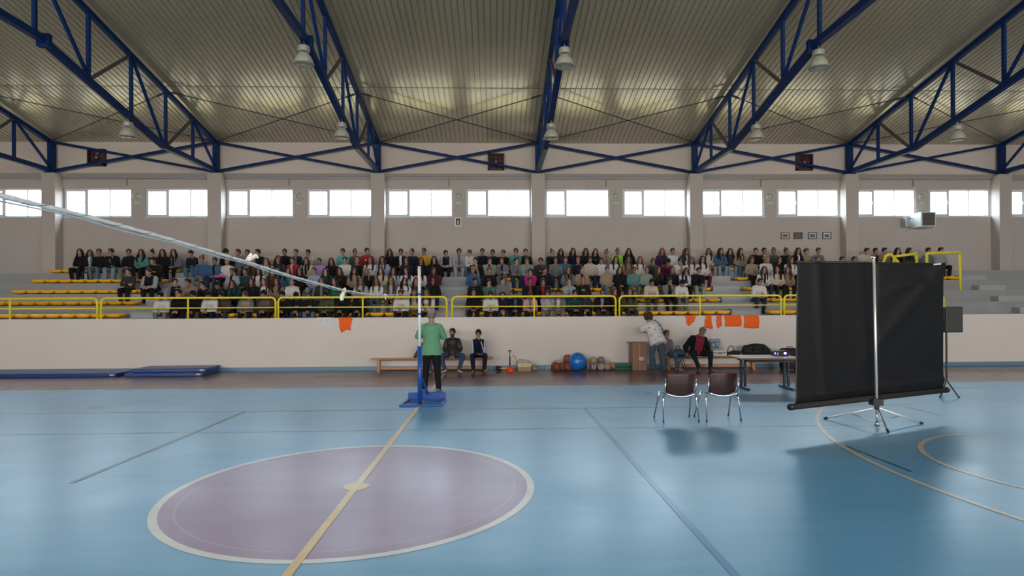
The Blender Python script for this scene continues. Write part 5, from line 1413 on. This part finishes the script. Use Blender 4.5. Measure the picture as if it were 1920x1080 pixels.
t = thing('holdall', (at(1418, 665, YBn).x, YBn-.0, BZ), 'large black domed holdall at the right end of the bench', 'bag')
blob('bag_body', [('c', (-.32, 0, .12), (.32, 0, .12), .12, .11), ('c', (-.30, 0, .20), (.20, 0, .21), .11, .12), ('b', (0, 0, .21), (.36, .13, .14)), ('c', (.32, 0, .14), (.42, 0, .06), .09, .05)], M_bagk, t, .014)
m = MB(); m.tube([(-.15, -.13, .12), (-.13, -.14, .26), (0, -.13, .33), (.13, -.14, .26), (.15, -.13, .12)], .012, 8); m.build('carry_strap', M_black, t, smooth=True)
p = at(1483, 690, 16.4)
t = thing('suitcase', (p.x+.02, 16.5, 0), 'black rounded suitcase on the floor behind the table', 'suitcase')
m = MB(); m.box(-.26, .26, -.16, .16, .03, .62); m.build('suitcase_shell', M_bagk, t, bevel=.07)
m = MB(); m.tube([(-.08, 0, .61), (-.07, 0, .66), (.07, 0, .66), (.08, 0, .61)], .012, 8); m.build('handle', M_black, t)
m = MB()
for x in (-.2, .2): m.tube([(x, -.12, .03), (x, .12, .03)], .03, 10)
m.build('wheel_axle', M_black, t)
xs = at(1277, 665, 16.6).x
t = thing('folding_stool', (xs, 16.62, 0), 'small black folding stool left of the man in the red top', 'stool')
m = MB(); m.box(-.16, .16, -.14, .14, .36, .40); m.build('seat', M_black, t, bevel=.01)
for s in (-1, 1):
    for d in (-1, 1): m = MB(); m.tube([(s*.02-.02, d*.12, .36), (s*.14, d*.13, .01)], .013, 8); m.build('leg', M_black, t)
t = thing('handbag', (xs-.03, 16.66, .40), 'dark teal handbag with a looped handle on the black stool', 'bag')
blob('bag_body', [('c', (-.13, 0, .08), (.13, 0, .07), .075, .07), ('b', (-.02, 0, .14), (.14, .07, .07))], mat('bag_teal', (.006, .045, .07), .6, bump=.3), t, .01)
m = MB(); m.tube([(-.10, 0, .18), (-.09, 0, .26), (-.04, 0, .30), (.01, 0, .26), (.03, 0, .17)], .013, 8); m.build('handle', mat('bag_teal', ()), t, smooth=True)
# pink bag held in the fourth row
p = at(412, 519, rowy(4)-.3)
t = thing('pink_umbrella', (p.x, p.y, p.z), 'bright pink folded umbrella across the lap of the denim-jacketed spectator', 'umbrella')
blob('canopy', [('c', (-.16, 0, 0), (.12, 0, .03), .05, .045), ('c', (.12, 0, .03), (.2, 0, .04), .045, .01)], mat('umbrella_pink', (.75, .05, .42), .5), t, .012)
m = MB(); m.tube([(-.02, -.02, -.02), (.0, -.04, -.26)], .012, 8); m.build('wrist_strap', mat('umbrella_pink', ()), t)
# ================================================================== PEOPLE ON THE FLOOR
def near(P, loc, rz, label, top, hair, hairc, trc, shoec, skin=0, w=1.0, top_kw={}, sc=1.0, wide=0, G=False, barefoot=False, group=None, tname='jacket', solec=None):
    me = fig_body(P, 'near_body', .0065, w, [SKIN[skin], M_eye, LIP]); b = bpy.data.objects.new('person', me); COL.objects.link(b)
    b.location = loc; b.rotation_euler = (0, 0, rz); b.scale = (sc, sc, sc); tag(b, label, 'person', group)
    H = headmat(P)
    if hair: part('hair', fig_hair(hair, 'near_hair', .007, [HM[hairc]], 9), b, [], H @ Matrix.Scale(1.16 if hair == 'T' else 1.0, 4))
    part(tname, fig_top(P, 'near_top', .009, w, mats=list(top)+[top[1]], **top_kw), b, [])
    part('trousers', fig_trousers(P, 'near_trousers', .009, w, mats=[trc], wide=wide), b, [])
    for k in 'LR': part('shoe', fig_shoe(P['an'+k], P.get('fd'+k, (0, -1, 0)), 'near_shoe', [shoec, solec or M_sole]), b, [])
    return b, H
def standing(d={}):
    P = dict(pelvis=Vector((0, 0, .95)), chest=Vector((0, -.01, 1.24)), neck=Vector((0, .02, 1.49)), head=Vector((0, -.01, 1.64)), hipL=Vector((-.09, 0, .93)), hipR=Vector((.09, 0, .93)), knL=Vector((-.12, -.02, .50)), knR=Vector((.12, -.02, .50)), anL=Vector((-.15, .02, .095)), anR=Vector((.15, .02, .095)), fdL=(-.25, -1, 0), fdR=(.25, -1, 0),
             elL=Vector((-.25, .0, 1.17)), elR=Vector((.25, 0, 1.17)), wrL=Vector((-.24, -.10, .93)), wrR=Vector((.24, -.1, .93)))
    P.update(d); return P
# man in the green shirt, arms folded, back to the camera
a, b = flo(796, 737), flo(823, 735.5); c = (a+b)/2
P = standing(dict(elR=Vector((.30, -.07, 1.20)), wrR=Vector((.03, -.26, 1.27)), hdR=(-1, .1, .1), hnR=(0, 1, 0), elL=Vector((-.26, -.10, 1.19)), wrL=Vector((.06, -.23, 1.20)), hdL=(1, .1, .1), hnL=(0, 1, 0), pitch=.05, yaw=.1))
mg = cloth_g = mat('shirt_green', (.13, .33, .19), .8, var=.12, scale=8, bump=.4, bscale=9, spec=.2)
near(P, (c.x, c.y, 0), PI, 'balding grey-haired man in a green shirt standing back-to beside the post', [mg]*4, 'R', 'g', cloth('black'), mat('shoe_brown', (.10, .08, .07), .5), 0, 1.10, dict(loose=.026, bottom=-.27, collar=1), sc=1.0, tname='shirt')
def bench_pose(lean, arms, knees=.2, dz=-.065, **kw):
    P = seated(lean, arms=arms, knees=knees, **kw)
    for k in ('pelvis', 'chest', 'neck', 'head', 'elL', 'elR', 'wrL', 'wrR', 'hipL', 'hipR'): P[k] = Vector(P[k])+Vector((0, 0, dz))
    for k in ('knL', 'knR'): P[k] = Vector(P[k])+Vector((0, 0, dz*.4))
    return P
M_leather = mat('leather_black', (.012, .012, .013), .5, var=.2, scale=8, bump=.5, bscale=12)
M_jeans = mat('jeans_blue', (.035, .075, .15), .85, var=.35, scale=7, bump=.3)
P = bench_pose(.14, 'A', knees=.30, pitch=.0, yaw=-.25); P['beard'] = 1
for s, k in ((-1, 'L'), (1, 'R')): P['an'+k] = Vector((s*.21, -.34, .095)); P['wr'+k] = Vector((s*.05, -.25, .47)); P['fd'+k] = (s*.5, -1, 0)
near(P, (at(849, 660, 16.95).x, 16.95, 0), .0, 'bearded man in a black leather jacket and jeans sitting on the bench', [M_leather]*4, 'S', 'k', M_jeans, mat('shoe_white', (.66, .65, .62), .5), 1, 1.02, dict(loose=.03, puff=.004, collar=1), sc=.97)
P = bench_pose(.30, 'H', knees=.17, yaw=-.15, pitch=.15); P['wrL'] = Vector((-.02, -.33, .53)); P['hdL'] = (.8, -.5, .1)
o_, H_ = near(P, (at(897, 660, 16.95).x, 16.95, 0), .05, 'boy in a navy tracksuit with white sleeve stripes, hand over mouth, on the bench', [cloth('navy'), cloth('navy'), cloth('navy'), cloth('navy')], 'S', 'k', cloth('navy'), cloth('navy'), 0, .92, dict(loose=.022, collar=1), sc=.96)
M_stripe = mat('stripe_white', (.55, .56, .66), .7)
for k, s in (('L', -1), ('R', 1)):
    sh = shoulders(P, .92)[0 if k == 'L' else 1]; m = MB()
    capsule(m, sh+Vector((s*.042, -.03, .02)), Vector(P['el'+k])+Vector((s*.040, -.02, .01)), .028, .028); capsule(m, Vector(P['el'+k])+Vector((s*.040, -.02, .01)), lerp(P['el'+k], P['wr'+k], .85)+Vector((s*.022, -.015, 0)), .028, .024)
    part('sleeve_stripe', remesh(m, 'stripe', .008, [M_stripe], 1), o_, [])
t = thing('mobile_phone', (0, 0, 0), 'dark phone held in the lap of the boy in the tracksuit', 'phone')
m = MB(); m.box(-.035, .035, -.005, .005, -.07, .07); m.build('phone_case', M_black, t, bevel=.004); m = MB(); m.box(-.03, .03, -.0065, -.005, -.062, .062); m.build('screen', mat('phone_screen', (.06, .03, .03), .15), t)
t.location = (at(897, 660, 16.95).x+.06, 16.95-.40, .53*.96+.02); t.rotation_euler = (-.9, .2, 1.2)
# man behind the green shirt, one foot up on the bench
P = bench_pose(.10, 'U', knees=.12)
P['knL'] = Vector((-.20, -.20, .82)); P['anL'] = Vector((-.43, -.02, .47)); P['fdL'] = (-1, -.15, 0); P['wrL'] = Vector((-.13, -.24, .86)); P['elL'] = Vector((-.24, .02, .80)); P['hdL'] = (-.2, -1, -.3)
near(P, (at(803, 660, 16.95).x, 16.95, 0), 0, 'person half hidden behind the green-shirted man, one foot up on the bench', [cloth('taupe')]*4, 'S', 'd', mat('cloth_grey_trouser', (.07, .07, .06), .85), mat('shoe_rust', (.20, .07, .03), .5), 1, .95, dict(loose=.02), sc=.88, tname='sweater')
# woman leaning over, back to the camera
P = standing(dict(pelvis=Vector((0, .02, .88)), chest=Vector((.06, -.12, 1.12)), neck=Vector((.13, -.22, 1.33)), head=Vector((.15, -.29, 1.47)), pitch=.35, yaw=0, shx=(1, .0, .12), hipL=Vector((-.09, .03, .86)), hipR=Vector((.09, .03, .86)), knL=Vector((-.13, .02, .47)), knR=Vector((.13, .0, .47)), anL=Vector((-.20, .0, .095)), anR=Vector((.12, .05, .095)), fdL=(-.6, -1, 0), fdR=(.3, -1, 0), elR=Vector((.36, -.25, 1.12)), wrR=Vector((.16, -.36, 1.05)), hdR=(-1, -.2, 0), hnR=(0, 1, 0), elL=Vector((-.18, -.30, 1.12)), wrL=Vector((-.05, -.45, 1.0)), hdL=(.3, -1, -.3)))
P['shx'] = (1, 0, .15)
M_tee = mat('tee_white', (.74, .70, .71), .85, var=.06, bump=.35, bscale=9, spec=.2)
c = flo(1231, 696.5)
wb_, Hw = near(P, (c.x, 16.33, 0), PI, 'tousle-haired woman in a white printed T-shirt and jeans leaning over by the cardboard box', [M_tee]*4, 'T', 'b', mat('jeans_mid', (.045, .085, .13), .85, var=.3, scale=7), mat('shoe_dark', (.03, .03, .035), .5), 2, 1.08, dict(short=1, loose=.045, bottom=-.30), sc=1.03, wide=.03, tname='t_shirt')
M_fl = mat('tee_motif', (.12, .13, .24), .8)
m = MB(); rr = random.Random(5)
fr = {t_: torso_frames(P, dr=.047, wide=1.08, ts=[(t_, .162, .115)])[0] for t_ in (-.15, .0, .2, .4, .6, .8)}
for t_, aa in ((-.15, 1.1), (-.15, 2.2), (.0, 1.7), (.2, .8), (.2, 2.3), (.4, 1.5), (.6, .9), (.6, 2.2), (.8, 1.6)):
    cc, ax, by = fr[t_]; pz = cc+ax*math.cos(aa)+by*math.sin(aa)
    if by.y < 0: pz = cc+ax*math.cos(aa)-by*math.sin(aa)
    for q in range(3): m.ball(pz+Vector((rr.uniform(-.018, .018), .0, rr.uniform(-.012, .012))), (.016, .010, .009), 8)
part('floral_motif', m.mesh('motif', [M_fl]), wb_, [])
m = MB(); m.tube([(-.02+.13, -.13, 1.41), (.02, -.06, 1.40), (-.10, .0, 1.28), (-.19, -.03, 1.12), (-.22, -.08, 1.0)], .011, 8); part('bag_strap', m.mesh('strap', [M_black], True), wb_, [])
# seated person behind her
P = bench_pose(.35, 'U', knees=.16, roll=0); P['knR'] = Vector((.22, -.40, .49)); P['anR'] = Vector((.30, -.38, .095)); P['fdR'] = (.8, -1, 0); P['wrR'] = Vector((.22, -.30, .56)); P['elR'] = Vector((.20, -.12, .62))
near(P, (at(1246, 665, 16.95).x, 16.95, 0), .0, 'person in a grey-mauve top and jeans sitting half hidden behind the leaning woman', [mat('cloth_mauve', (.20, .16, .19), .85)]*4, 'S', 'b', mat('jeans_light2', (.06, .11, .17), .85, var=.3), mat('shoe_grey', (.30, .29, .27), .5), 0, .95, dict(loose=.024), sc=.93, tname='sweater')
# man in red top
P = bench_pose(.20, 'U', knees=.22, yaw=.25, pitch=.35, roll=.25)
P['head'] = Vector(P['head'])+Vector((.10, -.03, -.03)); P['neck'] = Vector(P['neck'])+Vector((.05, 0, 0)); P['chest'] = Vector(P['chest'])+Vector((.01, -.05, 0))
P['elL'] = Vector((-.34, -.04, .66)); P['wrL'] = Vector((-.36, -.20, .50)); P['hdL'] = (-.3, -1, -.4); P['elR'] = Vector((.30, -.04, .64)); P['wrR'] = Vector((.30, -.26, .545)); P['hdR'] = (.3, -1, -.15)
P['anL'] = Vector((-.08, -.40, .095)); P['anR'] = Vector((.28, -.36, .095)); P['knL'] = Vector((-.24, -.40, .49)); P['knR'] = Vector((.27, -.38, .49))
M_rt = mat('top_crimson', (.20, .008, .03), .8, bump=.25)
near(P, (at(1306, 660, 16.95).x, 16.95, 0), .0, 'heavy man in a dark jacket over a crimson top, head bowed sideways, on the bench', [cloth('black'), M_rt, M_rt, cloth('black')], 'S', 'g', cloth('navy'), cloth('navy'), 1, 1.15, dict(loose=.03, puff=.006, innerw=.12, collar=0), sc=.99)
